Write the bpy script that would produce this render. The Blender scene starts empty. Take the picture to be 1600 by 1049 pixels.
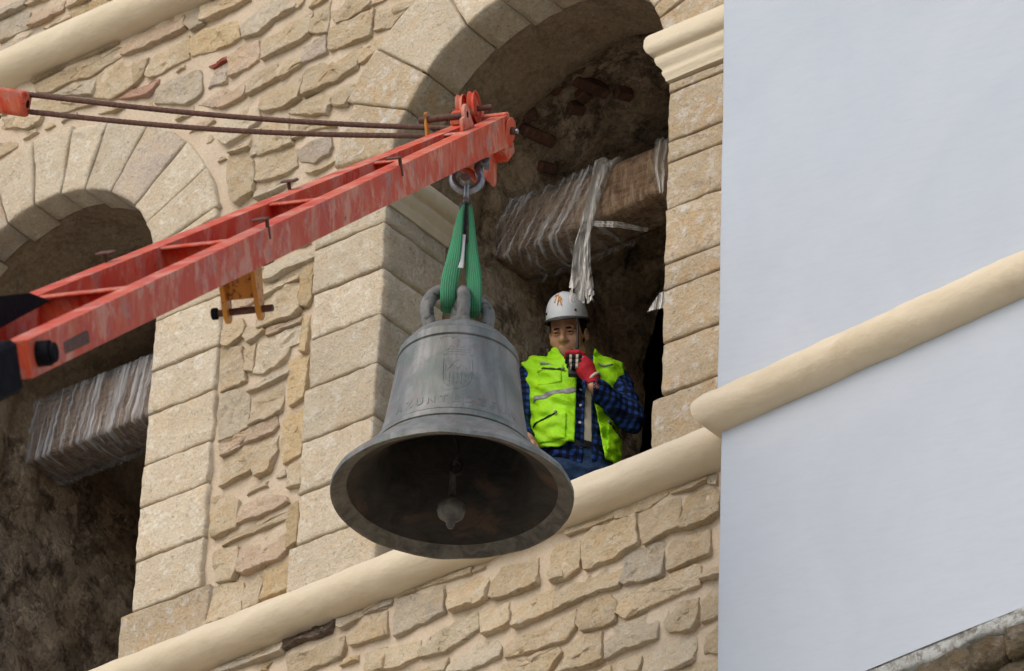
import bpy, bmesh, math, random
import numpy as np
from mathutils import Vector, Matrix, noise

random.seed(7)
np.random.seed(7)
scene = bpy.context.scene
R = math.radians

# ------------------------------------------------------------------ camera
PHI, PITCH, ROLL, DIST, HREF = R(38.9), R(33.0), R(2.4), 25.0, 15.0
ZUP = Vector((0, 0, 1))
fwd_h = Vector((-math.sin(PHI), math.cos(PHI), 0))
right_h = Vector((math.cos(PHI), math.sin(PHI), 0))
cam_f = fwd_h * math.cos(PITCH) + ZUP * math.sin(PITCH)
cam_u = -fwd_h * math.sin(PITCH) + ZUP * math.cos(PITCH)
cam_x = right_h * math.cos(ROLL) + cam_u * math.sin(ROLL)
cam_y = -right_h * math.sin(ROLL) + cam_u * math.cos(ROLL)
cam_loc = Vector((0, 0, HREF)) - cam_f * DIST
cam_d = bpy.data.cameras.new('camera')
cam = bpy.data.objects.new('camera', cam_d)
scene.collection.objects.link(cam)
M = Matrix.Identity(4)
for i in range(3):
    M[i][0], M[i][1], M[i][2], M[i][3] = cam_x[i], cam_y[i], -cam_f[i], cam_loc[i]
cam.matrix_world = M
cam_d.sensor_fit = 'HORIZONTAL'
cam_d.sensor_width = 36.0
cam_d.lens = 9170 / 1600 * 36.0
cam_d.clip_start, cam_d.clip_end = 0.5, 3000
cam_d.dof.use_dof = True
cam_d.dof.focus_distance = 24.6
cam_d.dof.aperture_fstop = 8.0
scene.camera = cam

# ------------------------------------------------------------------ sky, sun, exposure
SUN_EL, SUN_AZ = R(42), math.atan2(-0.98, -0.16)        # direction towards the sun (x, y)
world = bpy.data.worlds.new('World')
scene.world = world
world.use_nodes = True
nt = world.node_tree
nt.nodes.clear()
sky = nt.nodes.new('ShaderNodeTexSky')
sky.sky_type = 'NISHITA'
sky.sun_disc = False
sky.sun_elevation = SUN_EL
sky.sun_rotation = math.atan2(math.cos(SUN_AZ), math.sin(SUN_AZ))
sky.air_density, sky.dust_density, sky.ozone_density = 1.0, 2.0, 1.0
bg = nt.nodes.new('ShaderNodeBackground')
bg.inputs['Strength'].default_value = 0.15
out = nt.nodes.new('ShaderNodeOutputWorld')
nt.links.new(sky.outputs[0], bg.inputs[0])
nt.links.new(bg.outputs[0], out.inputs[0])
sun_d = bpy.data.lights.new('sun', 'SUN')
sun_d.energy = 0.6
sun_d.angle = R(45)
sun_d.color = (1.0, 0.93, 0.82)
sun = bpy.data.objects.new('sun', sun_d)
scene.collection.objects.link(sun)
to_sun = Vector((math.cos(SUN_EL) * math.cos(SUN_AZ), math.cos(SUN_EL) * math.sin(SUN_AZ), math.sin(SUN_EL)))
sun.rotation_euler = (-to_sun).to_track_quat('-Z', 'Y').to_euler()
sun.location = to_sun * 60
scene.view_settings.view_transform = 'Standard'
scene.view_settings.look = 'None'
scene.view_settings.gamma = 1.0
scene.view_settings.use_curve_mapping = False
scene.view_settings.exposure = 0.56
scene.render.engine = 'CYCLES'
scene.cycles.use_denoising = True
scene.cycles.max_bounces = 10
scene.cycles.diffuse_bounces = 7
scene.cycles.transparent_max_bounces = 12

# ------------------------------------------------------------------ node helpers
class NB:
    """Small node-tree builder for one material."""
    def __init__(self, name, rough=0.8, metallic=0.0, spec=0.35):
        self.m = bpy.data.materials.new(name)
        self.m.use_nodes = True
        self.t = self.m.node_tree
        self.b = self.t.nodes['Principled BSDF']
        self.b.inputs['Roughness'].default_value = rough
        self.b.inputs['Metallic'].default_value = metallic
        self.b.inputs['Specular IOR Level'].default_value = spec
    def n(self, typ, **kw):
        nd = self.t.nodes.new(typ)
        for k, v in kw.items():
            if k in nd.inputs: self.set(nd.inputs[k], v)
            else: setattr(nd, k, v)
        return nd
    def set(self, sock, v):
        if isinstance(v, bpy.types.NodeSocket): self.t.links.new(v, sock)
        else: sock.default_value = v
    def coord(self, scale=(1, 1, 1), rnd=0.0, rot=(0, 0, 0)):
        tc = self.n('ShaderNodeTexCoord')
        src = tc.outputs['Object']
        if rnd:
            oi = self.n('ShaderNodeObjectInfo')
            mm = self.n('ShaderNodeMath', operation='MULTIPLY')
            self.set(mm.inputs[0], oi.outputs['Random']); mm.inputs[1].default_value = rnd
            va = self.n('ShaderNodeVectorMath', operation='ADD')
            self.set(va.inputs[0], src); self.set(va.inputs[1], mm.outputs[0])
            src = va.outputs[0]
        if any(rot):
            mr = self.n('ShaderNodeMapping')
            self.set(mr.inputs['Vector'], src)
            mr.inputs['Rotation'].default_value = rot
            src = mr.outputs[0]
        mp = self.n('ShaderNodeMapping')
        self.set(mp.inputs['Vector'], src)
        mp.inputs['Scale'].default_value = scale
        return mp.outputs[0]
    def noise(self, vec, scale, detail=4.0, rough=0.55, dist=0.0):
        nd = self.n('ShaderNodeTexNoise')
        self.set(nd.inputs['Vector'], vec)
        nd.inputs['Scale'].default_value = scale
        nd.inputs['Detail'].default_value = detail
        nd.inputs['Roughness'].default_value = rough
        nd.inputs['Distortion'].default_value = dist
        return nd.outputs['Fac']
    def ramp(self, fac, stops, interp='LINEAR'):
        nd = self.n('ShaderNodeValToRGB')
        self.set(nd.inputs[0], fac)
        cr = nd.color_ramp
        cr.interpolation = interp
        while len(cr.elements) > 1: cr.elements.remove(cr.elements[-1])
        for i, (p, c) in enumerate(stops):
            e = cr.elements[0] if i == 0 else cr.elements.new(p)
            e.position = p
            e.color = (c, c, c, 1) if isinstance(c, (int, float)) else (*c, 1)
        return nd.outputs[0]
    def mix(self, fac, a, b, mode='MIX'):
        nd = self.n('ShaderNodeMix', data_type='RGBA', blend_type=mode)
        self.set(nd.inputs[0], fac)
        for s, v in ((nd.inputs[6], a), (nd.inputs[7], b)):
            if isinstance(v, bpy.types.NodeSocket): self.set(s, v)
            else: s.default_value = (*v, 1)
        return nd.outputs[2]
    def math(self, op, a, b=0.0, clamp=False):
        nd = self.n('ShaderNodeMath', operation=op, use_clamp=clamp)
        self.set(nd.inputs[0], a); self.set(nd.inputs[1], b)
        return nd.outputs[0]
    def sep(self, vec):
        nd = self.n('ShaderNodeSeparateXYZ'); self.set(nd.inputs[0], vec); return nd.outputs
    def bump(self, h, strength, dist):
        nd = self.n('ShaderNodeBump')
        nd.inputs['Strength'].default_value = strength
        nd.inputs['Distance'].default_value = dist
        self.set(nd.inputs['Height'], h)
        self.set(self.b.inputs['Normal'], nd.outputs[0])
    def done(self, color=None, rough=None, alpha=None):
        if color is not None:
            if isinstance(color, bpy.types.NodeSocket): self.set(self.b.inputs['Base Color'], color)
            else: self.b.inputs['Base Color'].default_value = (*color, 1)
        if rough is not None: self.set(self.b.inputs['Roughness'], rough)
        if alpha is not None: self.set(self.b.inputs['Alpha'], alpha)
        return self.m

def stone_mat(name, base, dark, pale, pale_amt=0.5, bump=0.6, vary=0.12, stain=(0.17, 0.16, 0.155), stain_amt=0.30, ochre=0.35):
    k = NB(name, 0.92, spec=0.15)
    v = k.coord(rnd=37.0)
    big = k.noise(v, 4.5, 5, 0.6, 0.6)
    mid = k.noise(v, 17, 6, 0.65, 0.3)
    fine = k.noise(v, 85, 5, 0.7)
    col = k.mix(k.ramp(big, [(0.34, 0), (0.62, 1)]), base, dark)
    col = k.mix(k.math('MULTIPLY', k.ramp(k.noise(v, 7.3, 5, 0.6, 1.0), [(0.5, 0), (0.64, 1)]), ochre), col, (base[0] * 0.98, base[1] * 0.80, base[2] * 0.58))
    col = k.mix(k.math('MULTIPLY', k.ramp(mid, [(0.52, 0), (0.66, 1)]), pale_amt), col, pale)
    st = k.noise(v, 6.1, 8, 0.74, 0.5)
    col = k.mix(k.math('MULTIPLY', k.ramp(st, [(0.585, 0), (0.66, 1)]), stain_amt), col, stain)
    col = k.mix(0.55, col, k.ramp(fine, [(0.3, 0.66), (0.5, 1.0), (0.75, 1.3)]), 'MULTIPLY')
    pits = k.ramp(k.noise(v, 46, 4, 0.6, 0.5), [(0.33, 0.45), (0.40, 1.0)])
    col = k.mix(0.55, col, pits, 'MULTIPLY')
    oi = k.n('ShaderNodeObjectInfo')
    hsv = k.n('ShaderNodeHueSaturation')
    k.set(hsv.inputs['Color'], col)
    mm = k.n('ShaderNodeMapRange'); k.set(mm.inputs[0], oi.outputs['Random'])
    mm.inputs[3].default_value = 1 - vary; mm.inputs[4].default_value = 1 + vary
    k.set(hsv.inputs['Value'], mm.outputs[0])
    vor = k.n('ShaderNodeTexVoronoi', feature='F1'); k.set(vor.inputs['Vector'], v); vor.inputs['Scale'].default_value = 42
    h = k.math('ADD', k.math('MULTIPLY', mid, 1.0), k.math('ADD', k.math('MULTIPLY', fine, 0.55), k.math('ADD', k.math('MULTIPLY', k.noise(v, 34, 7, 0.75, 1.2), 1.0), k.math('MULTIPLY', vor.outputs['Distance'], 0.25))))
    k.bump(h, bump, 0.045)
    return k.done(hsv.outputs[0])

def plain(name, col, rough=0.7, metallic=0.0, var=0.15, scale=20, bump=0.0, spec=0.35):
    k = NB(name, rough, metallic, spec)
    v = k.coord(rnd=11.0)
    f = k.noise(v, scale, 5, 0.6)
    c = k.mix(k.ramp(f, [(0.3, 0), (0.7, 1)]), tuple(x * (1 - var) for x in col), tuple(min(1, x * (1 + var)) for x in col))
    if bump: k.bump(f, bump, 0.01)
    return k.done(c)

MAT = {}
BASE = (0.61, 0.495, 0.335)
MAT['n'] = stone_mat('sandstone_buff', BASE, (0.53, 0.405, 0.25), (0.66, 0.57, 0.43), vary=0.10, stain_amt=0.22)
MAT['o'] = stone_mat('sandstone_ochre', (0.60, 0.455, 0.265), (0.53, 0.39, 0.215), (0.66, 0.545, 0.37))
MAT['w'] = stone_mat('sandstone_pale', (0.63, 0.53, 0.385), (0.57, 0.47, 0.325), (0.70, 0.63, 0.52), stain_amt=0.15)
MAT['g'] = stone_mat('sandstone_grey', (0.56, 0.465, 0.33), (0.47, 0.40, 0.30), (0.63, 0.55, 0.43), stain_amt=0.62)
MAT['p'] = stone_mat('sandstone_pink', (0.58, 0.44, 0.30), (0.51, 0.375, 0.255), (0.64, 0.52, 0.39), stain=(0.26, 0.2, 0.2))
MAT['v'] = stone_mat('sandstone_mauve', (0.58, 0.475, 0.34), (0.49, 0.40, 0.315), (0.65, 0.56, 0.43), stain=(0.25, 0.205, 0.22), stain_amt=0.7)
MAT['b'] = stone_mat('sandstone_black_lichen', (0.58, 0.48, 0.33), (0.50, 0.41, 0.27), (0.65, 0.56, 0.42), stain=(0.035, 0.03, 0.04), stain_amt=0.95)
MAT['k'] = stone_mat('dark_flaking_stone', (0.34, 0.245, 0.175), (0.17, 0.12, 0.085), (0.46, 0.35, 0.26), bump=1.0)
MAT['r'] = stone_mat('red_brick', (0.47, 0.29, 0.20), (0.40, 0.235, 0.16), (0.55, 0.38, 0.27), stain_amt=0.1)
MAT['red'] = stone_mat('bright_brick', (0.42, 0.10, 0.06), (0.30, 0.08, 0.05), (0.42, 0.26, 0.19), stain_amt=0.1)
MAT['ashlar'] = stone_mat('dressed_sandstone', (0.62, 0.525, 0.38), (0.56, 0.455, 0.315), (0.70, 0.63, 0.50), pale_amt=0.8, bump=0.5, vary=0.13, stain=(0.27, 0.225, 0.17), stain_amt=0.4, ochre=0.25)
MAT['ashlar_o'] = stone_mat('weathered_dressed_sandstone', (0.595, 0.475, 0.32), (0.53, 0.41, 0.26), (0.70, 0.63, 0.53), pale_amt=0.9, bump=0.6, vary=0.10, stain=(0.30, 0.22, 0.15), stain_amt=0.45, ochre=0.5)
MAT['vault_brick'] = stone_mat('dark_red_brick', (0.17, 0.085, 0.055), (0.12, 0.06, 0.04), (0.24, 0.15, 0.10), bump=0.5)  # darker brown-red than the bricks in the wall face

def mortar_mat():
    k = NB('sandy_mortar', 0.95, spec=0.1)
    v = k.coord()
    f = k.noise(v, 70, 6, 0.7)
    b = k.noise(v, 3.2, 5, 0.6, 0.5)
    col = k.mix(k.ramp(b, [(0.35, 0), (0.65, 1)]), (0.565, 0.445, 0.312), (0.60, 0.488, 0.355))
    col = k.mix(k.math('MULTIPLY', k.ramp(k.noise(v, 6, 5, 0.7, 0.8), [(0.55, 0), (0.68, 1)]), 0.6), col, (0.56, 0.44, 0.32))
    col = k.mix(0.5, col, k.ramp(f, [(0.3, 0.7), (0.55, 1.0), (0.8, 1.2)]), 'MULTIPLY')
    k.bump(k.math('ADD', f, k.noise(v, 22, 5, 0.7)), 0.5, 0.012)
    return k.done(col)
MAT['mortar'] = mortar_mat()

def interior_mat(name, c0, c1, dark, dark_amt, lumps=0.0):
    k = NB(name, 0.95, spec=0.08)
    v = k.coord()
    b = k.noise(v, 3.0, 6, 0.62, 0.25)
    f = k.noise(v, 38, 7, 0.75, 0.1)
    col = k.mix(k.ramp(b, [(0.35, 0), (0.62, 1)]), c0, c1)
    st = k.noise(v, 7, 8, 0.74, 0.15)
    col = k.mix(k.math('MULTIPLY', k.ramp(st, [(0.50, 0), (0.60, 1)]), dark_amt), col, dark)
    h2 = k.noise(v, 14, 8, 0.75, 0.15)
    if lumps:
        wv = k.n('ShaderNodeVectorMath', operation='ADD'); k.set(wv.inputs[0], v)
        wn = k.n('ShaderNodeTexNoise'); k.set(wn.inputs['Vector'], v); wn.inputs['Scale'].default_value = 9; wn.inputs['Detail'].default_value = 5
        ws = k.n('ShaderNodeVectorMath', operation='SCALE'); k.set(ws.inputs[0], wn.outputs['Color']); ws.inputs['Scale'].default_value = 0.30
        k.set(wv.inputs[1], ws.outputs[0])
        vo = k.n('ShaderNodeTexVoronoi'); k.set(vo.inputs['Vector'], wv.outputs[0]); vo.inputs['Scale'].default_value = 8
        ve = k.n('ShaderNodeTexVoronoi', feature='DISTANCE_TO_EDGE'); k.set(ve.inputs['Vector'], wv.outputs[0]); ve.inputs['Scale'].default_value = 8
        tone = k.ramp(k.sep(vo.outputs['Color'])[0], [(0.0, 0.45), (0.5, 0.95), (1.0, 1.35)])
        col = k.mix(lumps, col, tone, 'MULTIPLY')
        col = k.mix(k.math('MULTIPLY', k.ramp(ve.outputs['Distance'], [(0.0, 1), (0.06, 0)]), 0.35), col, dark)
        h2 = k.math('ADD', h2, k.math('MULTIPLY', k.ramp(ve.outputs['Distance'], [(0.0, 0), (0.25, 1)]), 0.22))
    col = k.mix(0.7, col, k.ramp(f, [(0.32, 0.5), (0.52, 0.95), (0.75, 1.45)]), 'MULTIPLY')
    k.bump(k.math('ADD', k.math('MULTIPLY', f, 0.6), h2), 1.0, 0.06)
    return k.done(col)
MAT['plaster_in'] = interior_mat('old_brown_plaster', (0.52, 0.37, 0.23), (0.60, 0.445, 0.285), (0.32, 0.22, 0.135), 0.5)
MAT['rubble_in'] = interior_mat('rough_vault_rubble', (0.64, 0.455, 0.28), (0.82, 0.635, 0.43), (0.11, 0.072, 0.042), 0.75, 0.5)
MAT['chamber'] = interior_mat('shaded_chamber_wall', (0.06, 0.048, 0.036), (0.08, 0.062, 0.045), (0.03, 0.022, 0.016), 0.8)  # near-black: the shade of the unlit chamber is put into the colour

def cream_mat():
    k = NB('cream_limewash', 0.75, spec=0.25)
    v = k.coord((0.35, 1, 1))
    b = k.noise(v, 6, 6, 0.65, 0.5)
    col = k.mix(k.ramp(b, [(0.35, 0), (0.68, 1)]), (0.60, 0.495, 0.335), (0.68, 0.575, 0.41))
    f = k.noise(k.coord(), 40, 5, 0.7)
    col = k.mix(k.ramp(f, [(0.68, 0), (0.75, 0.5)]), col, (0.40, 0.31, 0.2))
    col = k.mix(k.ramp(k.noise(k.coord(), 2.7, 7, 0.7, 0.8), [(0.55, 0), (0.72, 0.5)]), col, (0.50, 0.40, 0.265))
    k.bump(k.math('ADD', k.math('ADD', b, k.noise(k.coord(), 9, 5, 0.6)), k.math('MULTIPLY', f, 0.3)), 0.4, 0.018)
    return k.done(col)
MAT['cream'] = cream_mat()

def white_mat():
    k = NB('white_lime_plaster', 0.8, spec=0.25)
    v = k.coord()
    b = k.noise(v, 1.3, 6, 0.62, 0.8)
    f = k.noise(v, 70, 5, 0.7)
    trow = k.noise(k.coord((1.0, 1.0, 2.6), rot=(0.0, 0.30, 0)), 3.4, 6, 0.62, 0.9)
    brush = k.noise(k.coord((1.2, 1.2, 9.0), rot=(0.0, -0.22, 0)), 6, 4, 0.6, 0.4)
    col = k.mix(k.ramp(b, [(0.3, 0), (0.7, 1)]), (0.43, 0.462, 0.498), (0.475, 0.505, 0.535))
    col = k.mix(k.math('MULTIPLY', k.ramp(brush, [(0.45, 0), (0.75, 1)]), 0.35), col, (0.40, 0.432, 0.468))
    col = k.mix(k.ramp(k.noise(v, 3.1, 6, 0.68, 0.6), [(0.60, 0), (0.74, 0.35)]), col, (0.46, 0.465, 0.475))
    col = k.mix(k.ramp(k.noise(v, 16, 4, 0.5), [(0.745, 0), (0.775, 0.4)]), col, (0.45, 0.40, 0.27))
    k.bump(k.math('ADD', trow, k.math('ADD', k.math('MULTIPLY', brush, 0.25), k.math('MULTIPLY', f, 0.04))), 0.07, 0.02)
    return k.done(col)
MAT['white'] = white_mat()

def red_mat():
    k = NB('worn_red_paint', 0.6, spec=0.14)
    v = k.coord(rnd=5.0)
    st = k.noise(k.coord((9.0, 1.5, 1.3), rnd=3.0), 2.2, 6, 0.65, 0.4)
    b = k.noise(v, 5, 6, 0.65, 0.8)
    f = k.noise(v, 60, 5, 0.7)
    col = k.mix(k.ramp(b, [(0.35, 0), (0.65, 1)]), (0.49, 0.036, 0.016), (0.58, 0.085, 0.034))
    col = k.mix(k.math('MULTIPLY', k.ramp(st, [(0.47, 0), (0.62, 1)]), 0.55), col, (0.58, 0.20, 0.11))
    col = k.mix(k.math('MULTIPLY', k.ramp(k.noise(k.coord((2.2, 1, 1), rnd=7.0), 4, 8, 0.74, 0.3), [(0.51, 0), (0.59, 1)]), 0.72), col, (0.62, 0.29, 0.20))
    col = k.mix(k.math('MULTIPLY', k.ramp(k.noise(v, 7, 7, 0.7, 1.2), [(0.54, 0), (0.63, 1)]), 0.7), col, (0.33, 0.20, 0.165))
    col = k.mix(k.ramp(k.noise(v, 24, 6, 0.72, 0.6), [(0.63, 0), (0.68, 1)]), col, (0.14, 0.06, 0.04))
    k.bump(f, 0.12, 0.004)
    return k.done(col, rough=k.ramp(b, [(0.3, 0.45), (0.7, 0.65)]))
MAT['red_paint'] = red_mat()
def metal(name, c0, c1, rough, metallic, sc=30, spec=0.4):
    k = NB(name, rough, metallic, spec)
    v = k.coord(rnd=9.0)
    f = k.noise(v, sc, 6, 0.7, 0.6)
    k.bump(f, 0.25, 0.004)
    return k.done(k.mix(k.ramp(f, [(0.35, 0), (0.65, 1)]), c0, c1))
MAT['rust'] = metal('rusty_steel', (0.075, 0.035, 0.025), (0.15, 0.075, 0.05), 0.8, 0.2, 60)
MAT['steel'] = metal('grey_galvanised_steel', (0.16, 0.17, 0.18), (0.32, 0.33, 0.34), 0.42, 0.75)
MAT['black'] = metal('black_crane_paint', (0.006, 0.006, 0.007), (0.014, 0.014, 0.016), 0.9, 0.0, 30, 0.05)
MAT['mast'] = metal('blue_grey_crane_paint', (0.13, 0.15, 0.19), (0.20, 0.22, 0.27), 0.5, 0.0, 8)
def yellow_mat():
    k = NB('worn_yellow_paint', 0.5, spec=0.4)
    v = k.coord(rnd=5.0)
    col = k.mix(k.ramp(k.noise(v, 26, 6, 0.7, 0.8), [(0.53, 0), (0.60, 1)]), (0.56, 0.25, 0.022), (0.12, 0.05, 0.025))
    return k.done(k.mix(k.ramp(k.noise(v, 8, 4), [(0.3, 0), (0.7, 0.4)]), col, (0.5, 0.17, 0.03)))
MAT['yellow'] = yellow_mat()

def bell_mat():
    k = NB('grey_green_bronze', 0.50, 0.25, 0.4)
    v = k.coord()
    st = k.noise(k.coord((5.0, 5.0, 0.6)), 3.0, 6, 0.65, 0.5)
    b = k.noise(v, 5, 6, 0.65, 0.8)
    f = k.noise(v, 60, 6, 0.7)
    col = k.mix(k.ramp(st, [(0.35, 0), (0.65, 1)]), (0.13, 0.135, 0.122), (0.255, 0.255, 0.235))
    col = k.mix(k.math('MULTIPLY', k.ramp(b, [(0.48, 0), (0.60, 1)]), 0.7), col, (0.115, 0.14, 0.125))
    col = k.mix(k.math('MULTIPLY', k.ramp(k.noise(v, 8, 5, 0.6, 0.9), [(0.54, 0), (0.64, 1)]), 0.6), col, (0.19, 0.145, 0.125))
    col = k.mix(k.ramp(k.noise(k.coord((16.0, 16.0, 0.8)), 1.0, 4, 0.6), [(0.60, 0), (0.68, 0.55)]), col, (0.29, 0.285, 0.27))
    col = k.mix(k.ramp(k.noise(v, 36, 4, 0.6), [(0.70, 0), (0.74, 0.8)]), col, (0.40, 0.40, 0.38))
    k.bump(k.math('ADD', k.math('MULTIPLY', f, 0.45), b), 0.35, 0.014)
    return k.done(col, rough=k.ramp(b, [(0.3, 0.42), (0.7, 0.62)]))
MAT['bell'] = bell_mat()
def crown_mat():
    k = NB('pitted_crown_bronze', 0.62, 0.2, 0.35)
    v = k.coord()
    b = k.noise(v, 14, 6, 0.7, 0.8)
    f = k.noise(v, 70, 6, 0.7)
    col = k.mix(k.ramp(b, [(0.35, 0), (0.65, 1)]), (0.13, 0.135, 0.125), (0.23, 0.225, 0.205))
    col = k.mix(k.ramp(k.noise(v, 18, 6, 0.7, 1.0), [(0.54, 0), (0.64, 0.9)]), col, (0.045, 0.055, 0.045))
    col = k.mix(k.ramp(k.noise(v, 24, 4, 0.6), [(0.68, 0), (0.72, 0.8)]), col, (0.36, 0.24, 0.18))
    k.bump(k.math('ADD', k.math('MULTIPLY', f, 0.5), b), 0.6, 0.02)
    return k.done(col)
MAT['crown'] = crown_mat()
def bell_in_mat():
    k = NB('shaded_inner_bronze', 0.7, 0.1, 0.25)
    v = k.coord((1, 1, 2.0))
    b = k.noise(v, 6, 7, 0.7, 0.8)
    col = k.mix(k.ramp(b, [(0.35, 0), (0.65, 1)]), (0.012, 0.0105, 0.008), (0.036, 0.031, 0.024))  # near-black tones put the shade inside the bell into the colour
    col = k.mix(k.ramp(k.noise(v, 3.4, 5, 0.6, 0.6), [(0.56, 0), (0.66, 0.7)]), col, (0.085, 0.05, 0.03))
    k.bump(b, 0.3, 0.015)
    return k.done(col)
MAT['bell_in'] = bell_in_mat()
MAT['bell_lip'] = metal('scuffed_lip_bronze', (0.05, 0.048, 0.038), (0.15, 0.138, 0.112), 0.65, 0.1, 14)

def webbing_mat():
    k = NB('green_webbing', 0.75, spec=0.25)
    uv = k.n('ShaderNodeUVMap')
    s = k.sep(uv.outputs[0])
    wv = k.math('SINE', k.math('MULTIPLY', s[0], 44.0))
    wl = k.math('SINE', k.math('MULTIPLY', s[1], 900.0))
    col = k.mix(k.ramp(wv, [(0.0, 0), (0.8, 1)]), (0.035, 0.21, 0.095), (0.075, 0.34, 0.165))
    col = k.mix(k.math('MULTIPLY', k.ramp(k.noise(k.coord(), 14, 6, 0.7), [(0.45, 0), (0.68, 1)]), 0.6), col, (0.10, 0.18, 0.12))
    k.bump(k.math('ADD', wv, k.math('MULTIPLY', wl, 0.6)), 0.35, 0.004)
    return k.done(col)
MAT['webbing'] = webbing_mat()

def wood_mat():
    k = NB('old_split_timber', 0.85, spec=0.15)
    v = k.coord((1.2, 9.0, 9.0))
    g = k.noise(v, 5, 7, 0.7, 1.2)
    ad = k.noise(k.coord((7.0, 4.0, 1.0)), 5, 6, 0.7, 0.6)
    col = k.mix(k.ramp(g, [(0.33, 0), (0.66, 1)]), (0.14, 0.08, 0.048), (0.33, 0.21, 0.125))
    col = k.mix(k.math('MULTIPLY', k.ramp(ad, [(0.46, 0), (0.60, 1)]), 0.55), col, (0.46, 0.35, 0.23))
    col = k.mix(k.ramp(k.noise(k.coord(), 8, 6, 0.7, 0.8), [(0.55, 0), (0.66, 0.8)]), col, (0.075, 0.04, 0.026))
    k.bump(k.math('ADD', g, k.math('MULTIPLY', ad, 0.5)), 0.8, 0.02)
    return k.done(col)
MAT['wood'] = wood_mat()
def make_wrap(name, ang, lo, hi, sx=30.0, col=(0.62, 0.62, 0.605), thr=(0.42, 0.62), along=2.0):
    k = NB(name, 0.12, spec=1.0)
    v = k.coord((sx, 3.0, along), rot=(0, ang, 0))
    s = k.noise(v, 1.6, 2.5, 0.5, 0.5)
    s2 = k.noise(k.coord((sx * 0.45, 2, along * 0.7), rot=(0, ang * 0.8, 0)), 1.1, 3, 0.5, 0.6)
    k.bump(k.math('ADD', k.math('MULTIPLY', s, 0.8), s2), 1.0, 0.04)
    mr = k.n('ShaderNodeMapRange'); k.set(mr.inputs[0], k.ramp(s, [(thr[0], 0), (thr[1], 1)]))
    mr.inputs[3].default_value, mr.inputs[4].default_value = lo, hi
    return k.done(col, alpha=mr.outputs[0])
MAT['wrap'] = make_wrap('stretch_wrap', R(-32), 0.06, 0.55, 26.0, (0.74, 0.72, 0.69), (0.48, 0.68))  # pale, more opaque streaks paint glints onto the film
MAT['wrap_glints'] = make_wrap('stretch_wrap_glints', R(-12), 0.10, 0.62, 30.0, (0.76, 0.76, 0.77), (0.42, 0.68), 1.3)  # stronger streaks: the silvery highlights are painted into the alpha
MAT['strip'] = make_wrap('gathered_plastic_film', R(-4), 0.40, 0.90, 40.0, (0.60, 0.57, 0.51), (0.40, 0.60), 3.0)

# ------------------------------------------------------------------ mesh helpers
COL = scene.collection
def link_mesh(name, verts, faces, mat, parent=None, smooth=True, uvs=None, recalc=True):
    me = bpy.data.meshes.new(name)
    me.from_pydata([tuple(v) for v in verts], [], [tuple(f) for f in faces])
    me.update()
    if recalc:
        bm = bmesh.new(); bm.from_mesh(me)
        bmesh.ops.recalc_face_normals(bm, faces=bm.faces[:])
        bm.to_mesh(me); bm.free()
    if uvs is not None:
        ul = me.uv_layers.new(name='UVMap')
        for lp in me.loops: ul.data[lp.index].uv = uvs[lp.vertex_index]
    for m in (mat if isinstance(mat, (list, tuple)) else [mat]): me.materials.append(m)
    if smooth: me.polygons.foreach_set('use_smooth', [True] * len(me.polygons))
    o = bpy.data.objects.new(name, me)
    COL.objects.link(o)
    if parent is not None: o.parent = parent
    return o
def link_bm(name, bm, mat, parent=None, smooth=False, sharp=35):
    bmesh.ops.recalc_face_normals(bm, faces=bm.faces[:])
    me = bpy.data.meshes.new(name)
    bm.to_mesh(me); bm.free()
    for m in (mat if isinstance(mat, (list, tuple)) else [mat]): me.materials.append(m)
    if smooth:
        me.polygons.foreach_set('use_smooth', [True] * len(me.polygons))
        me.set_sharp_from_angle(angle=R(sharp))
    o = bpy.data.objects.new(name, me)
    COL.objects.link(o)
    if parent is not None: o.parent = parent
    return o
def thing(name, label, cat, loc=(0, 0, 0), rotz=0.0, group=None):
    o = bpy.data.objects.new(name, None)
    o.empty_display_size = 0.2
    COL.objects.link(o)
    o.location = loc; o.rotation_euler = (0, 0, rotz)
    o['label'] = label; o['category'] = cat
    if group: o['group'] = group
    return o
def tag(o, label, cat, group=None):
    o['label'] = label; o['category'] = cat
    if group: o['group'] = group
    return o
def fbm(x, y, z, s, o=3):
    return noise.fractal(Vector((x * s, y * s, z * s)), 0.9, 2.1, o)
def basis(o, x, y, z):
    m = Matrix.Identity(4)
    for i in range(3): m[i][0], m[i][1], m[i][2], m[i][3] = x[i], y[i], z[i], o[i]
    return m
def add_box(bm, lo, hi, bev=0.0, mat=None, seg=1):
    g = bmesh.ops.create_cube(bm, size=1.0)
    vs = g['verts']
    for v in vs:
        v.co = Vector([(lo[i] + hi[i]) / 2 + v.co[i] * (hi[i] - lo[i]) for i in range(3)])
    if bev:
        es = list({e for v in vs for e in v.link_edges})
        r = bmesh.ops.bevel(bm, geom=es, offset=bev, segments=seg, affect='EDGES', profile=0.5)
        vs = list({v for f in r['faces'] for v in f.verts} | {v for v in vs if v.is_valid})
    if mat is not None:
        bmesh.ops.transform(bm, matrix=mat, verts=vs)
    return vs
def add_cyl(bm, p0, p1, r0, r1=None, seg=20, caps=True):
    r1 = r0 if r1 is None else r1
    p0, p1 = Vector(p0), Vector(p1)
    d = p1 - p0
    q = d.to_track_quat('Z', 'Y').to_matrix().to_4x4()
    q.translation = (p0 + p1) / 2
    return bmesh.ops.create_cone(bm, cap_ends=caps, segments=seg, radius1=r0, radius2=r1, depth=d.length, matrix=q)['verts']
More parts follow.
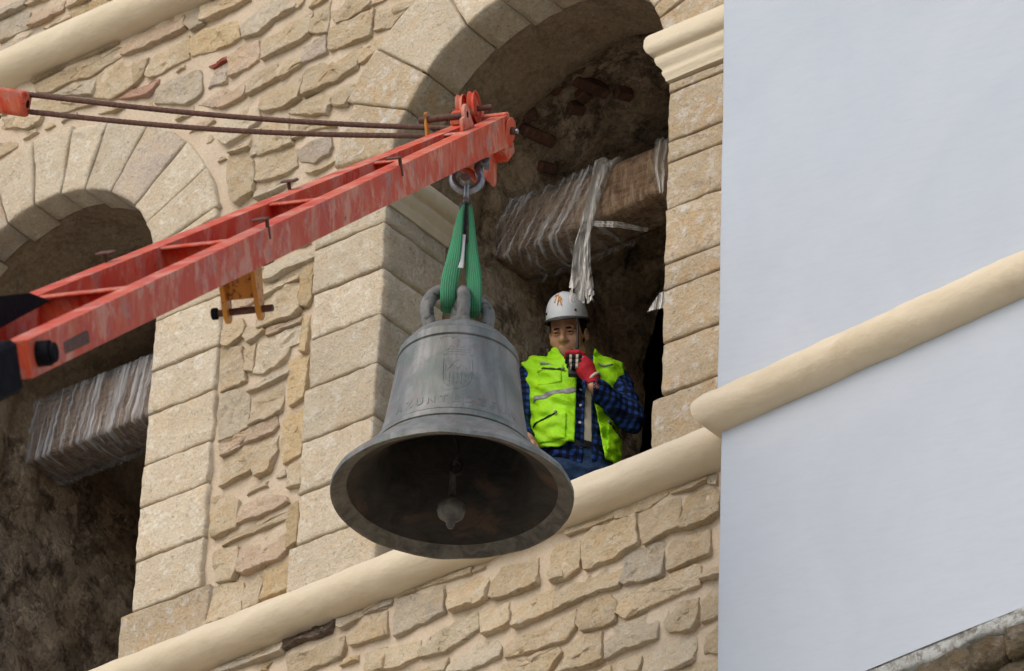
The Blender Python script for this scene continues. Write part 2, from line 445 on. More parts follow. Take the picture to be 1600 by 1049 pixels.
def tube(pts, rad, seg=10, closed=False, flat=None):
    """Verts and faces of a swept tube; rad may be a list."""
    pts = [Vector(p) for p in pts]
    n = len(pts)
    rads = rad if isinstance(rad, (list, tuple)) else [rad] * n
    verts, faces = [], []
    up = None
    for i, p in enumerate(pts):
        a = pts[(i - 1) % n] if (closed or i > 0) else p
        b = pts[(i + 1) % n] if (closed or i < n - 1) else p
        t = (b - a).normalized()
        if up is None:
            up = t.orthogonal().normalized()
        up = (up - t * up.dot(t)).normalized()
        w = t.cross(up)
        for j in range(seg):
            an = 2 * math.pi * j / seg
            verts.append(p + (up * math.cos(an) + w * math.sin(an)) * rads[i])
    for i in range(n if closed else n - 1):
        for j in range(seg):
            k = (i + 1) % n
            faces.append((i * seg + j, i * seg + (j + 1) % seg, k * seg + (j + 1) % seg, k * seg + j))
    if not closed:
        faces.append(tuple(range(seg)))
        faces.append(tuple((n - 1) * seg + j for j in range(seg)))
    return verts, faces
def lathe(profile, seg=64, axis=(0, 0), close=False):
    verts, faces = [], []
    for r, z in profile:
        for j in range(seg):
            a = 2 * math.pi * j / seg
            verts.append((axis[0] + r * math.cos(a), axis[1] + r * math.sin(a), z))
    n = len(profile)
    for i in range(n - 1 if not close else n):
        k = (i + 1) % n
        for j in range(seg):
            faces.append((i * seg + j, i * seg + (j + 1) % seg, k * seg + (j + 1) % seg, k * seg + j))
    return verts, faces
def densify(poly, seg):
    out_ = []
    n = len(poly)
    for i in range(n):
        a, b = Vector(poly[i]), Vector(poly[(i + 1) % n])
        k = max(1, int(round((b - a).length / seg)))
        for j in range(k): out_.append(a.lerp(b, j / k))
    return out_
def facet(x, z, off, f):
    P = Vector((x * f, off, z * f))
    c = noise.voronoi(P)[1][0]
    h, tx, tz = noise.cell_vector(c * 7.31 + Vector((off, 3.1, 0)))
    return (h - 0.5) * 0.9 + (P.x - c.x) * (tx - 0.5) * 1.6 + (P.z - c.z) * (tz - 0.5) * 1.6
def block(name, poly, yf, yb, mat, parent, bevel=0.01, rough=0.006, jit=0.004, tilt=0.0, seg=0.035, mids=(), rfreq=9.0, round_corner=0.0, grow=0.0, fac=0.0, ff=9.0, rsp=0.045, sink=None, sharp=None):
    """A stone: the outline poly in (x, z), its face at yf, its back at yb, with worn arrises and a dressed or broken face."""
    if grow:
        c0 = sum((Vector(p) for p in poly), Vector((0, 0))) / len(poly)
        poly = [c0 + (Vector(p) - c0) * (1 + grow) for p in poly]
    P = densify(poly, seg)
    if round_corner:
        P = [P[i].lerp((P[i - 1] + P[(i + 1) % len(P)]) / 2, round_corner) for i in range(len(P))]
    n = len(P)
    c = sum(P, Vector((0, 0))) / n
    zs = [p.y for p in P]
    zmid, zh = (max(zs) + min(zs)) / 2, max(0.02, (max(zs) - min(zs)) / 2)
    off = random.random() * 50
    J = []
    for i, p in enumerate(P):
        d = (p - c)
        L = max(0.02, d.length)
        J.append(p + d / L * (jit * (1.4 * noise.noise(Vector((p.x * 18, off, p.y * 18))) + 1.1 * noise.noise(Vector((p.x * 55, off + 5, p.y * 55))))))
    verts, faces = [], []
    def ring(pts, y, disp):
        s = len(verts)
        for p in pts:
            yy = y
            if disp:
                nz = noise.fractal(Vector((p.x * rfreq, off, p.y * rfreq)), 0.8, 2.2, 4)
                rd = abs(noise.noise(Vector((p.x * rfreq * 0.6, off + 9, p.y * rfreq * 0.6))))
                yy += disp * (nz + rd * 0.8) + tilt * (p.y - zmid) / zh
                if fac: yy += fac * facet(p.x, p.y, off, ff) * min(1.0, disp / max(1e-6, rough))
            verts.append((p.x, yy, p.y))
        return s
    def inset(t):
        res = []
        for p in J:
            d = c - p
            res.append(p + d * min(0.9, t / max(t * 1.2, d.length)))
        return res
    rings = [ring(J, yb, 0)]
    for m_ in mids:
        s = len(verts)
        for p in J:
            d = (c - p)
            L = max(0.02, d.length)
            q = p + d / L * (rough * 1.2 * noise.noise(Vector((p.x * 14, m_ * 14 + off, p.y * 14))))
            verts.append((q.x, m_, q.y))
        rings.append(s)
    rings.append(ring(J, yf + bevel, rough * 0.6))
    rings.append(ring(inset(bevel * 0.45), yf + bevel * 0.3, rough))
    rings.append(ring(inset(bevel * 1.3), yf, rough))
    size = min(max(p.x for p in P) - min(p.x for p in P), zh * 2)
    k = max(2, int(size / rsp))
    for q in range(1, k):
        t = q / k
        rings.append(ring([p.lerp(c, t) for p in inset(bevel * 1.3)], yf, rough * 1.15))
    for a, b in zip(rings[:-1], rings[1:]):
        for i in range(n):
            j = (i + 1) % n
            faces.append((a + i, a + j, b + j, b + i))
    ci = len(verts)
    verts.append((c.x, yf + rough * 0.5, c.y))
    a = rings[-1]
    for i in range(n): faces.append((a + i, a + (i + 1) % n, ci))
    if sink is not None:
        sink.append((verts, faces, mat)); return None
    o = link_mesh(name, verts, faces, mat, parent)
    if sharp: o.data.set_sharp_from_angle(angle=R(sharp))
    return o
def link_sink(name, sink, parent):
    verts, faces, mi, mats = [], [], [], []
    for v, f, m in sink:
        if m not in mats: mats.append(m)
        o = len(verts)
        verts += v; faces += [tuple(i + o for i in q) for q in f]; mi += [mats.index(m)] * len(f)
    ob = link_mesh(name, verts, faces, mats, parent)
    ob.data.polygons.foreach_set('material_index', mi)
    ob['kind'] = 'stuff'
    return ob
def in_frame(x, z, y=0.0, m=40):
    d = Vector((x, y, z)) - cam_loc
    w = d.dot(cam_f)
    px, py = 800 + 9170 * d.dot(cam_x) / w, 524.5 - 9170 * d.dot(cam_y) / w
    return -m < px < 1600 + m and -m < py < 1049 + m

# ------------------------------------------------------------------ implicit surfaces for organic shapes
class Field:
    def __init__(self, lo, hi, res):
        self.lo = np.array(lo, float); self.res = res
        self.n = np.ceil((np.array(hi) - self.lo) / res).astype(int) + 1
        self.d = np.full(self.n, 0.5, np.float32)
    def grid(self, sl=None):
        ax = [self.lo[i] + self.res * np.arange(self.n[i]) for i in range(3)]
        if sl is not None: ax = [ax[i][sl[i]] for i in range(3)]
        return np.meshgrid(*ax, indexing='ij')
    def _slice(self, lo, hi):
        a = np.clip(np.floor((np.array(lo) - self.lo) / self.res).astype(int), 0, self.n)
        b = np.clip(np.ceil((np.array(hi) - self.lo) / self.res).astype(int) + 1, 0, self.n)
        return tuple(slice(int(a[i]), int(b[i])) for i in range(3))
    def _merge(self, sl, e, k, sub):
        d = self.d[sl]
        if sub:
            h = np.clip(0.5 - 0.5 * (d + e) / k, 0, 1)
            self.d[sl] = d * (1 - h) - e * h + k * h * (1 - h)
        else:
            h = np.clip(0.5 + 0.5 * (d - e) / k, 0, 1)
            self.d[sl] = d * (1 - h) + e * h - k * h * (1 - h)
    def cap(self, p0, r0, p1, r1, k=0.02, sub=False):
        p0, p1 = np.array(p0, float), np.array(p1, float)
        m = max(r0, r1) + 0.09
        sl = self._slice(np.minimum(p0, p1) - m, np.maximum(p0, p1) + m)
        X, Y, Z = self.grid(sl)
        if X.size == 0: return
        v = p1 - p0
        h = np.clip(((X - p0[0]) * v[0] + (Y - p0[1]) * v[1] + (Z - p0[2]) * v[2]) / max(1e-9, v @ v), 0, 1)
        e = np.sqrt((X - p0[0] - h * v[0]) ** 2 + (Y - p0[1] - h * v[1]) ** 2 + (Z - p0[2] - h * v[2]) ** 2) - (r0 + (r1 - r0) * h)
        self._merge(sl, e, k, sub)
    def ell(self, c, r, k=0.02, rot=None, sub=False):
        c, r = np.array(c, float), np.array(r, float)
        m = max(r) + 0.09
        sl = self._slice(c - m, c + m)
        X, Y, Z = self.grid(sl)
        if X.size == 0: return
        q = np.stack([X - c[0], Y - c[1], Z - c[2]], -1)
        if rot is not None: q = q @ np.array(rot)          # columns = local axes
        k0 = np.sqrt(((q / r) ** 2).sum(-1)); k1 = np.sqrt(((q / r ** 2) ** 2).sum(-1)) + 1e-9
        self._merge(sl, k0 * (k0 - 1) / k1, k, sub)
def nets(d, lo, res):
    """Surface nets of a sampled distance array."""
    s = d < 0
    c = [s[i:s.shape[0] - 1 + i, j:s.shape[1] - 1 + j, k:s.shape[2] - 1 + k] for i in (0, 1) for j in (0, 1) for k in (0, 1)]
    al = np.logical_and.reduce(c); an = np.logical_or.reduce(c)
    cell = an & ~al
    idx = np.argwhere(cell)
    num = -np.ones(cell.shape, int)
    num[cell] = np.arange(len(idx))
    acc = np.zeros((len(idx), 3)); cnt = np.zeros(len(idx))
    offs = [(i, j, k) for i in (0, 1) for j in (0, 1) for k in (0, 1)]
    for a in offs:
        for ax in range(3):
            if a[ax]: continue
            b = list(a); b[ax] = 1
            ia = idx + a; ib = idx + b
            da = d[ia[:, 0], ia[:, 1], ia[:, 2]]; db = d[ib[:, 0], ib[:, 1], ib[:, 2]]
            m = (da < 0) != (db < 0)
            t = np.where(m, da / np.where(m, da - db, 1), 0)
            p = np.tile(np.array(a, float), (len(idx), 1)); p[:, ax] += t
            acc[m] += p[m]; cnt[m] += 1
    V = lo + res * (idx + acc / np.maximum(cnt, 1)[:, None])
    F = []
    for ax in range(3):
        sl0 = [slice(None)] * 3; sl1 = [slice(None)] * 3
        sl0[ax] = slice(0, -1); sl1[ax] = slice(1, None)
        ch = s[tuple(sl0)] != s[tuple(sl1)]
        e = np.argwhere(ch)
        u, w = [x for x in range(3) if x != ax]
        ok = (e[:, u] > 0) & (e[:, w] > 0) & (e[:, u] < s.shape[u] - 1) & (e[:, w] < s.shape[w] - 1)
        e = e[ok]
        q = []
        for du, dw in ((-1, -1), (0, -1), (0, 0), (-1, 0)):
            t = e.copy(); t[:, u] += du; t[:, w] += dw
            q.append(num[t[:, 0], t[:, 1], t[:, 2]])
        q = np.stack(q, 1)
        F.append(q[(q >= 0).all(1)])
    return V, np.concatenate(F)
def iso(name, d, fld, mat, parent, smooth=2):
    V, F = nets(d, fld.lo, fld.res)
    if smooth and len(V):
        E = np.concatenate([F[:, [0, 1]], F[:, [1, 2]], F[:, [2, 3]], F[:, [3, 0]]])
        for _ in range(smooth):
            S = np.zeros_like(V); N = np.zeros(len(V))
            np.add.at(S, E[:, 0], V[E[:, 1]]); np.add.at(N, E[:, 0], 1)
            np.add.at(S, E[:, 1], V[E[:, 0]]); np.add.at(N, E[:, 1], 1)
            V = V * 0.5 + 0.5 * S / np.maximum(N, 1)[:, None]
    return link_mesh(name, V.tolist(), F.tolist(), mat, parent)

# ================================================================== the ground
k = NB('street_paving', 0.9, spec=0.2)
v = k.coord()
k.bump(k.noise(v, 6, 5, 0.6), 0.3, 0.02)
MAT['ground'] = k.done(k.mix(k.ramp(k.noise(v, 0.4, 6, 0.6), [(0.35, 0), (0.65, 1)]), (0.40, 0.36, 0.30), (0.48, 0.435, 0.36)))
g = link_mesh('ground', [(-900, -900, 0), (900, -900, 0), (900, 900, 0), (-900, 900, 0)], [(0, 1, 2, 3)], MAT['ground'])
g['kind'] = 'structure'

# ================================================================== the bell tower
tower = thing('bell_tower', 'old bell tower of buff rubble and dressed stone with two round arches', 'tower')
WX0, WX1, WZ0, WZ1 = -4.5, 2.95, 11.4, 18.7
ARCH = [(0.022, 16.1, 0.770), (-2.82, 16.1, 0.715)]          # centre x, spring z, radius
SILL_Z = 14.12
def in_arch(x, z, grow=0.0):
    for cx, cz, r in ARCH:
        if z < cz and z > SILL_Z - 0.1 and abs(x - cx) < r + grow: return True
        if z >= cz and math.hypot(x - cx, z - cz) < r + grow: return True
    return False
# mortar face with its two openings
st = 0.05
nx, nz = int((WX1 - WX0) / st), int((WZ1 - WZ0) / st)
verts, faces = [], []
for j in range(nz + 1):
    for i in range(nx + 1):
        x, z = WX0 + i * st, WZ0 + j * st
        verts.append((x, 0.029 + 0.015 * fbm(x, 3, z, 5.0) + 0.008 * noise.noise(Vector((x * 17, 1, z * 17))), z))
for j in range(nz):
    for i in range(nx):
        x, z = WX0 + (i + 0.5) * st, WZ0 + (j + 0.5) * st
        if in_arch(x, z, 0.06): continue
        a = j * (nx + 1) + i
        faces.append((a, a + 1, a + nx + 2, a + nx + 1))
link_mesh('mortar_face', verts, faces, MAT['mortar'], tower)
# the mass of the tower outside the traced face
bm = bmesh.new()
for lo, hi in (((-11, 0.06, 0), (WX0 + 0.03, 4.3, 20.5)), ((WX0, 0.062, 0), (7.0, 4.3, WZ0 + 0.04)), ((WX0, 0.064, WZ1 - 0.04), (7.0, 4.3, 20.5)),
               ((WX1 - 0.03, 0.066, WZ0), (7.0, 4.3, WZ1))):
    add_box(bm, lo, hi)
link_bm('tower_core', bm, MAT['mortar'], tower)
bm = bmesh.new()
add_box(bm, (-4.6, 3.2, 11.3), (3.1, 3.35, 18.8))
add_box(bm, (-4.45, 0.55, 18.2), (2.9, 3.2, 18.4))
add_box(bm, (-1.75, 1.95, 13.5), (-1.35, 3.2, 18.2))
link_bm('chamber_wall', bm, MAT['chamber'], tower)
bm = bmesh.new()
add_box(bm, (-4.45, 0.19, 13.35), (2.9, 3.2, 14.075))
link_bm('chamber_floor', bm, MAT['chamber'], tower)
bm = bmesh.new()
for cx, cz, r in ARCH:
    add_box(bm, (cx - r - 0.10, 0.058, 13.3), (cx + r + 0.10, 0.19, SILL_Z), 0.01)
link_bm('parapet', bm, MAT['mortar'], tower)

# traced rubble, in metres on the wall (x, z)
RUBBLE = [
('g', [(-1.557,13.891),(-1.211,13.906),(-1.215,13.841),(-1.298,13.841),(-1.495,13.847),(-1.551,13.86)]),
('k', [(-1.191,13.912),(-1.094,13.916),(-0.974,13.918),(-0.926,13.903),(-0.943,13.854),(-0.996,13.851),(-1.09,13.861),(-1.17,13.852),(-1.188,13.862)]),
('g', [(-0.893,13.904),(-0.807,13.911),(-0.646,13.918),(-0.643,13.869),(-0.758,13.878),(-0.862,13.849),(-0.89,13.867)]),
('n', [(-1.161,13.812),(-1.046,13.798),(-0.953,13.816),(-0.873,13.808),(-0.863,13.751),(-0.88,13.718),(-0.986,13.708),(-1.079,13.709),(-1.148,13.731)]),
('n', [(-0.826,13.798),(-0.743,13.843),(-0.65,13.836),(-0.635,13.736),(-0.749,13.738),(-0.809,13.745)]),
('n', [(-0.733,13.685),(-0.631,13.682),(-0.625,13.574),(-0.674,13.578),(-0.72,13.593)]),
('n', [(-1.646,14.268),(-1.58,14.301),(-1.461,14.273),(-1.448,14.196),(-1.449,14.123),(-1.517,14.121),(-1.642,14.125)]),
('n', [(-1.441,14.236),(-1.364,14.272),(-1.338,14.245),(-1.347,14.138),(-1.429,14.128)]),
('o', [(-1.331,14.285),(-1.196,14.301),(-1.189,14.152),(-1.328,14.15)]),
('g', [(-0.58,13.813),(-0.568,13.892),(-0.515,13.887),(-0.338,13.873),(-0.327,13.753),(-0.409,13.739),(-0.572,13.727),(-0.577,13.759)]),
('n', [(-0.291,13.836),(-0.215,13.864),(-0.112,13.871),(-0.091,13.828),(-0.089,13.737),(-0.15,13.731),(-0.273,13.739),(-0.288,13.776)]),
('n', [(-0.068,13.821),(-0.022,13.864),(0.158,13.845),(0.166,13.725),(0.075,13.715),(-0.034,13.719),(-0.061,13.742)]),
('n', [(0.055,13.657),(0.108,13.68),(0.251,13.674),(0.258,13.561),(0.164,13.551),(0.069,13.547),(0.057,13.604)]),
('n', [(-0.115,13.666),(-0.077,13.683),(0.025,13.678),(0.036,13.587),(0.005,13.568),(-0.091,13.568),(-0.109,13.606)]),
('b', [(-0.431,13.599),(-0.397,13.641),(-0.244,13.685),(-0.154,13.685),(-0.134,13.602),(-0.201,13.583),(-0.303,13.564),(-0.419,13.569)]),
('w', [(-0.272,13.478),(-0.249,13.529),(-0.154,13.544),(-0.044,13.526),(-0.01,13.48),(-0.015,13.435),(-0.103,13.423),(-0.167,13.415),(-0.271,13.449)]),
('n', [(0.03,13.467),(0.078,13.497),(0.221,13.493),(0.361,13.526),(0.364,13.446),(0.317,13.408),(0.192,13.406),(0.035,13.423)]),
('n', [(-0.7,13.674),(-0.595,13.67),(-0.45,13.652),(-0.443,13.58),(-0.542,13.559),(-0.681,13.581),(-0.694,13.585)]),
('n', [(-0.712,13.874),(-0.631,13.848),(-0.619,13.743),(-0.703,13.735)]),
('g', [(-0.715,13.923),(-0.603,13.916),(-0.607,13.881),(-0.713,13.88)]),
('n', [(-0.583,13.921),(-0.4,13.926),(-0.205,13.92),(-0.203,13.89),(-0.372,13.899),(-0.563,13.908)]),
('n', [(-0.171,13.903),(-0.114,13.913),(-0.113,13.895),(-0.164,13.889)]),
('n', [(0.248,13.815),(0.298,13.839),(0.312,13.712),(0.259,13.706),(0.242,13.741)]),
('n', [(0.127,13.378),(0.278,13.381),(0.298,13.352),(0.251,13.282),(0.014,13.357),(0.026,13.388)]),
('n', [(-0.404,13.52),(-0.301,13.528),(-0.297,13.457),(-0.475,13.514)]),
('n', [(0.322,13.942),(0.334,13.968),(0.498,13.959),(0.548,13.953),(0.55,13.906),(0.437,13.903),(0.336,13.902),(0.321,13.919)]),
('n', [(0.579,13.966),(0.648,13.966),(0.828,13.974),(0.823,13.923),(0.762,13.897),(0.675,13.901),(0.581,13.901),(0.574,13.927)]),
('n', [(0.85,13.96),(0.909,13.969),(1.019,13.972),(1.02,13.928),(0.947,13.909),(0.867,13.917),(0.851,13.937)]),
('n', [(0.924,13.841),(0.932,13.885),(1.07,13.878),(1.092,13.847),(1.094,13.754),(1.037,13.733),(0.957,13.731),(0.92,13.744)]),
('n', [(0.695,13.856),(0.707,13.881),(0.83,13.891),(0.892,13.882),(0.902,13.75),(0.791,13.742),(0.729,13.731),(0.71,13.769)]),
('n', [(0.414,13.852),(0.469,13.886),(0.663,13.879),(0.679,13.745),(0.63,13.732),(0.569,13.707),(0.431,13.715),(0.417,13.758)]),
('n', [(0.244,13.834),(0.274,13.864),(0.369,13.868),(0.389,13.837),(0.386,13.733),(0.324,13.707),(0.248,13.715),(0.241,13.747)]),
('g', [(0.622,13.7),(0.668,13.72),(0.81,13.712),(0.815,13.549),(0.716,13.553),(0.648,13.567),(0.626,13.578)]),
('n', [(0.845,13.671),(0.878,13.701),(1.038,13.687),(1.046,13.569),(0.979,13.568),(0.857,13.561),(0.847,13.601)]),
('g', [(1.038,13.942),(1.081,13.95),(1.089,13.883),(1.045,13.91)]),
('n', [(0.275,13.677),(0.338,13.691),(0.532,13.69),(0.607,13.688),(0.586,13.568),(0.486,13.578),(0.392,13.575),(0.295,13.563),(0.283,13.628)]),
('n', [(0.401,13.514),(0.449,13.567),(0.536,13.55),(0.575,13.508),(0.578,13.415),(0.504,13.405),(0.423,13.417),(0.402,13.461)]),
('n', [(0.594,13.496),(0.637,13.517),(0.809,13.523),(0.962,13.535),(0.99,13.52),(0.991,13.439),(0.873,13.433),(0.75,13.422),(0.652,13.411),(0.595,13.456)]),
('n', [(1.017,13.522),(1.108,13.514),(1.109,13.454),(1.079,13.447),(1.018,13.456)]),
('n', [(0.852,13.388),(0.892,13.398),(0.996,13.38),(1.001,13.265),(0.975,13.24),(0.871,13.265),(0.845,13.305)]),
('n', [(1.032,13.368),(1.056,13.395),(1.111,13.388),(1.113,13.262),(1.029,13.262),(1.021,13.309)]),
('n', [(1.045,13.2),(1.114,13.211),(1.116,13.087),(1.05,13.108)]),
('w', [(0.548,13.391),(0.653,13.385),(0.77,13.392),(0.793,13.339),(0.798,13.258),(0.694,13.258),(0.562,13.249),(0.55,13.327)]),
('w', [(0.747,13.212),(0.793,13.226),(0.987,13.213),(0.984,13.096),(0.9,13.084),(0.857,13.083),(0.75,13.118)]),
('n', [(0.344,13.366),(0.398,13.399),(0.505,13.376),(0.525,13.25),(0.448,13.24),(0.31,13.262),(0.339,13.315)]),
('n', [(0.591,13.211),(0.646,13.228),(0.713,13.217),(0.716,13.132),(0.586,13.174)]),
('n', [(0.918,13.072),(1.002,13.085),(1.111,13.078),(1.112,12.999),(0.918,13.061)]),
('n', [(0.485,13.223),(0.56,13.222),(0.574,13.172),(0.48,13.202)]),
('w', [(-1.417,15.914),(-1.198,15.916),(-1.169,15.891),(-1.162,15.843),(-1.277,15.841),(-1.389,15.818),(-1.443,15.838),(-1.447,15.892)]),
('n', [(-1.452,15.816),(-1.26,15.795),(-1.258,15.762),(-1.363,15.763),(-1.446,15.738)]),
('n', [(-1.445,15.722),(-1.398,15.756),(-1.257,15.749),(-1.236,15.605),(-1.273,15.579),(-1.357,15.585),(-1.463,15.592),(-1.468,15.652)]),
('o', [(-1.231,15.778),(-1.157,15.821),(-1.158,15.634),(-1.176,15.602),(-1.22,15.624)]),
('o', [(-1.218,15.598),(-1.162,15.59),(-1.166,15.45),(-1.166,15.36),(-1.202,15.373)]),
('n', [(-1.674,15.703),(-1.569,15.677),(-1.555,15.593),(-1.623,15.547),(-1.668,15.583)]),
('n', [(-1.677,15.547),(-1.559,15.52),(-1.515,15.332),(-1.652,15.327)]),
('n', [(-1.551,15.624),(-1.473,15.628),(-1.426,15.558),(-1.508,15.524),(-1.547,15.571)]),
('w', [(-1.449,15.489),(-1.408,15.507),(-1.225,15.504),(-1.216,15.423),(-1.275,15.419),(-1.299,15.364),(-1.409,15.341),(-1.46,15.359)]),
('n', [(-1.533,15.488),(-1.47,15.497),(-1.474,15.364),(-1.532,15.391)]),
('o', [(-1.278,15.31),(-1.278,15.35),(-1.164,15.345),(-1.163,15.121),(-1.238,15.105)]),
('p', [(-1.412,15.566),(-1.222,15.561),(-1.219,15.518),(-1.402,15.521)]),
('g', [(-1.489,15.283),(-1.393,15.312),(-1.282,15.316),(-1.278,15.271),(-1.375,15.261),(-1.48,15.254)]),
('n', [(-1.47,15.225),(-1.388,15.246),(-1.297,15.246),(-1.293,15.091),(-1.376,15.083),(-1.452,15.079)]),
('w', [(-1.659,15.293),(-1.574,15.294),(-1.495,15.272),(-1.487,15.078),(-1.557,15.071),(-1.644,15.071)]),
('p', [(-1.631,15.041),(-1.534,15.057),(-1.333,15.068),(-1.322,15.02),(-1.348,14.997),(-1.48,14.994),(-1.608,14.975)]),
('n', [(-1.61,14.957),(-1.478,14.968),(-1.325,14.964),(-1.327,14.895),(-1.355,14.805),(-1.416,14.795),(-1.42,14.846),(-1.503,14.831),(-1.599,14.814),(-1.612,14.888)]),
('o', [(-1.281,15.018),(-1.236,15.071),(-1.167,15.078),(-1.164,14.832),(-1.259,14.821),(-1.28,14.917)]),
('n', [(-1.229,14.786),(-1.155,14.81),(-1.141,14.655),(-1.221,14.678)]),
('n', [(-1.667,14.773),(-1.568,14.751),(-1.508,14.699),(-1.512,14.576),(-1.588,14.57),(-1.643,14.568)]),
('p', [(-1.505,14.667),(-1.354,14.683),(-1.24,14.625),(-1.231,14.597),(-1.347,14.581),(-1.485,14.585),(-1.511,14.606)]),
('n', [(-1.57,14.521),(-1.462,14.552),(-1.228,14.559),(-1.218,14.512),(-1.341,14.505),(-1.465,14.51),(-1.561,14.493)]),
('o', [(-1.219,14.568),(-1.168,14.582),(-1.15,14.379),(-1.2,14.365),(-1.222,14.477)]),
('p', [(-1.481,14.447),(-1.407,14.466),(-1.276,14.464),(-1.24,14.44),(-1.207,14.355),(-1.259,14.323),(-1.43,14.319),(-1.472,14.334)]),
('n', [(-1.629,14.479),(-1.503,14.467),(-1.489,14.376),(-1.519,14.312),(-1.602,14.322),(-1.623,14.409)]),
('g', [(-3.281,18.102),(-3.236,18.128),(-3.114,18.091),(-3.125,18.052),(-3.259,18.05),(-3.275,18.049)]),
('g', [(-3.272,18.018),(-3.186,18.034),(-3.088,18.0),(-3.071,17.913),(-3.188,17.904),(-3.26,17.911)]),
('n', [(-3.115,18.062),(-3.097,18.084),(-2.991,18.047),(-3.089,18.044)]),
('p', [(-3.075,17.987),(-2.956,18.01),(-2.868,17.988),(-2.861,17.919),(-2.962,17.911),(-3.064,17.913)]),
('g', [(-3.256,17.881),(-3.172,17.904),(-3.005,17.878),(-2.929,17.825),(-3.013,17.809),(-3.171,17.817),(-3.251,17.828)]),
('n', [(-2.973,17.872),(-2.819,17.887),(-2.799,17.839),(-2.922,17.833)]),
('n', [(-2.84,17.939),(-2.828,17.97),(-2.699,17.924),(-2.821,17.91)]),
('o', [(-2.803,17.881),(-2.689,17.905),(-2.578,17.865),(-2.582,17.831),(-2.783,17.836)]),
('n', [(-3.005,17.583),(-2.912,17.588),(-2.513,17.595),(-2.511,17.573),(-2.679,17.571),(-2.849,17.577),(-2.987,17.558)]),
('n', [(-2.977,17.536),(-2.831,17.548),(-2.478,17.538),(-2.465,17.483),(-2.562,17.466),(-2.675,17.449),(-2.746,17.471),(-2.868,17.456),(-2.973,17.499)]),
('p', [(-2.446,17.525),(-2.234,17.607),(-2.089,17.582),(-2.073,17.483),(-2.11,17.477),(-2.38,17.469),(-2.436,17.499)]),
('g', [(-2.857,17.431),(-2.774,17.447),(-2.615,17.424),(-2.605,17.318)]),
('n', [(-2.603,17.419),(-2.471,17.464),(-2.376,17.425),(-2.363,17.286),(-2.451,17.259),(-2.497,17.263),(-2.589,17.308)]),
('n', [(-2.274,17.306),(-2.236,17.382),(-2.037,17.419),(-2.019,17.293),(-2.108,17.287),(-2.234,17.276)]),
('n', [(-2.365,17.393),(-2.275,17.398),(-2.291,17.32),(-2.347,17.28)]),
('r', [(-2.473,17.254),(-2.361,17.264),(-2.202,17.249),(-2.207,17.223),(-2.247,17.169),(-2.34,17.2)]),
('g', [(-2.196,17.183),(-2.132,17.213),(-1.943,17.185),(-1.929,17.061),(-2.004,17.029),(-2.19,17.111)]),
('n', [(-2.998,17.445),(-2.896,17.432),(-2.573,17.266),(-2.619,17.271),(-2.806,17.304),(-2.984,17.39)]),
('n', [(-3.109,17.398),(-2.931,17.326),(-2.936,17.292),(-3.013,17.296),(-3.11,17.335)]),
('n', [(-3.206,17.422),(-3.126,17.404),(-3.11,17.335),(-3.2,17.371)]),
('n', [(-2.509,17.226),(-2.406,17.177),(-2.465,17.166),(-2.567,17.208)]),
('n', [(-1.97,17.596),(-1.826,17.556),(-1.672,17.485),(-1.76,17.472),(-1.938,17.48)]),
('g', [(-2.058,17.569),(-1.992,17.584),(-1.958,17.541),(-1.945,17.465),(-2.01,17.45),(-2.052,17.503)]),
('g', [(-1.719,17.42),(-1.626,17.465),(-1.4,17.377),(-1.396,17.32),(-1.511,17.298),(-1.582,17.265),(-1.67,17.274),(-1.69,17.338)]),
('n', [(-1.378,17.368),(-1.325,17.339),(-1.352,17.308),(-1.374,17.318)]),
('o', [(-2.014,17.403),(-1.918,17.419),(-1.738,17.386),(-1.715,17.286),(-1.758,17.269),(-1.907,17.281),(-1.983,17.299),(-2.009,17.344)]),
('p', [(-1.76,17.2),(-1.666,17.224),(-1.592,17.214),(-1.576,17.097),(-1.641,17.082),(-1.744,17.086)]),
('n', [(-1.555,17.198),(-1.477,17.229),(-1.289,17.247),(-1.288,17.122),(-1.344,17.105),(-1.445,17.098),(-1.532,17.089)]),
('n', [(-1.634,16.996),(-1.607,17.027),(-1.479,17.057),(-1.46,16.953),(-1.528,16.939),(-1.622,16.929)]),
('n', [(-1.457,17.006),(-1.405,17.04),(-1.334,17.059),(-1.314,16.975),(-1.377,16.96),(-1.449,16.955)]),
('v', [(-1.31,16.974),(-1.309,17.056),(-1.181,17.071),(-1.174,16.979),(-1.239,16.979)]),
('n', [(-1.545,16.878),(-1.518,16.908),(-1.324,16.918),(-1.321,16.78),(-1.399,16.764),(-1.472,16.773),(-1.54,16.807)]),
('p', [(-1.951,17.015),(-1.887,17.037),(-1.666,17.03),(-1.658,16.931),(-1.767,16.92),(-1.835,16.94)]),
('n', [(-1.3,16.928),(-1.229,16.94),(-1.0,16.928),(-0.993,16.816),(-1.09,16.788),(-1.183,16.785),(-1.269,16.786)]),
('w', [(-1.79,16.845),(-1.751,16.891),(-1.591,16.891),(-1.558,16.767),(-1.619,16.72),(-1.723,16.686),(-1.786,16.751)]),
('n', [(-1.364,16.723),(-1.302,16.752),(-1.146,16.77),(-1.125,16.674),(-1.144,16.627),(-1.246,16.662)]),
('red', [(-1.885,17.196),(-1.849,17.209),(-1.776,17.213),(-1.788,17.184),(-1.854,17.172)]),
('n', [(-1.144,17.173),(-1.141,17.227),(-1.077,17.241),(-0.937,17.176),(-0.935,17.14),(-1.012,17.125),(-1.105,17.115)]),
('n', [(-1.269,17.204),(-1.165,17.264),(-1.168,17.093),(-1.271,17.129)]),
('n', [(-1.153,17.087),(-1.125,17.103),(-0.911,17.103),(-0.921,16.97),(-1.003,16.97),(-1.139,16.978)]),
('n', [(-1.439,16.958),(-1.401,17.025),(-1.322,17.04),(-1.321,16.964),(-1.431,16.941)]),
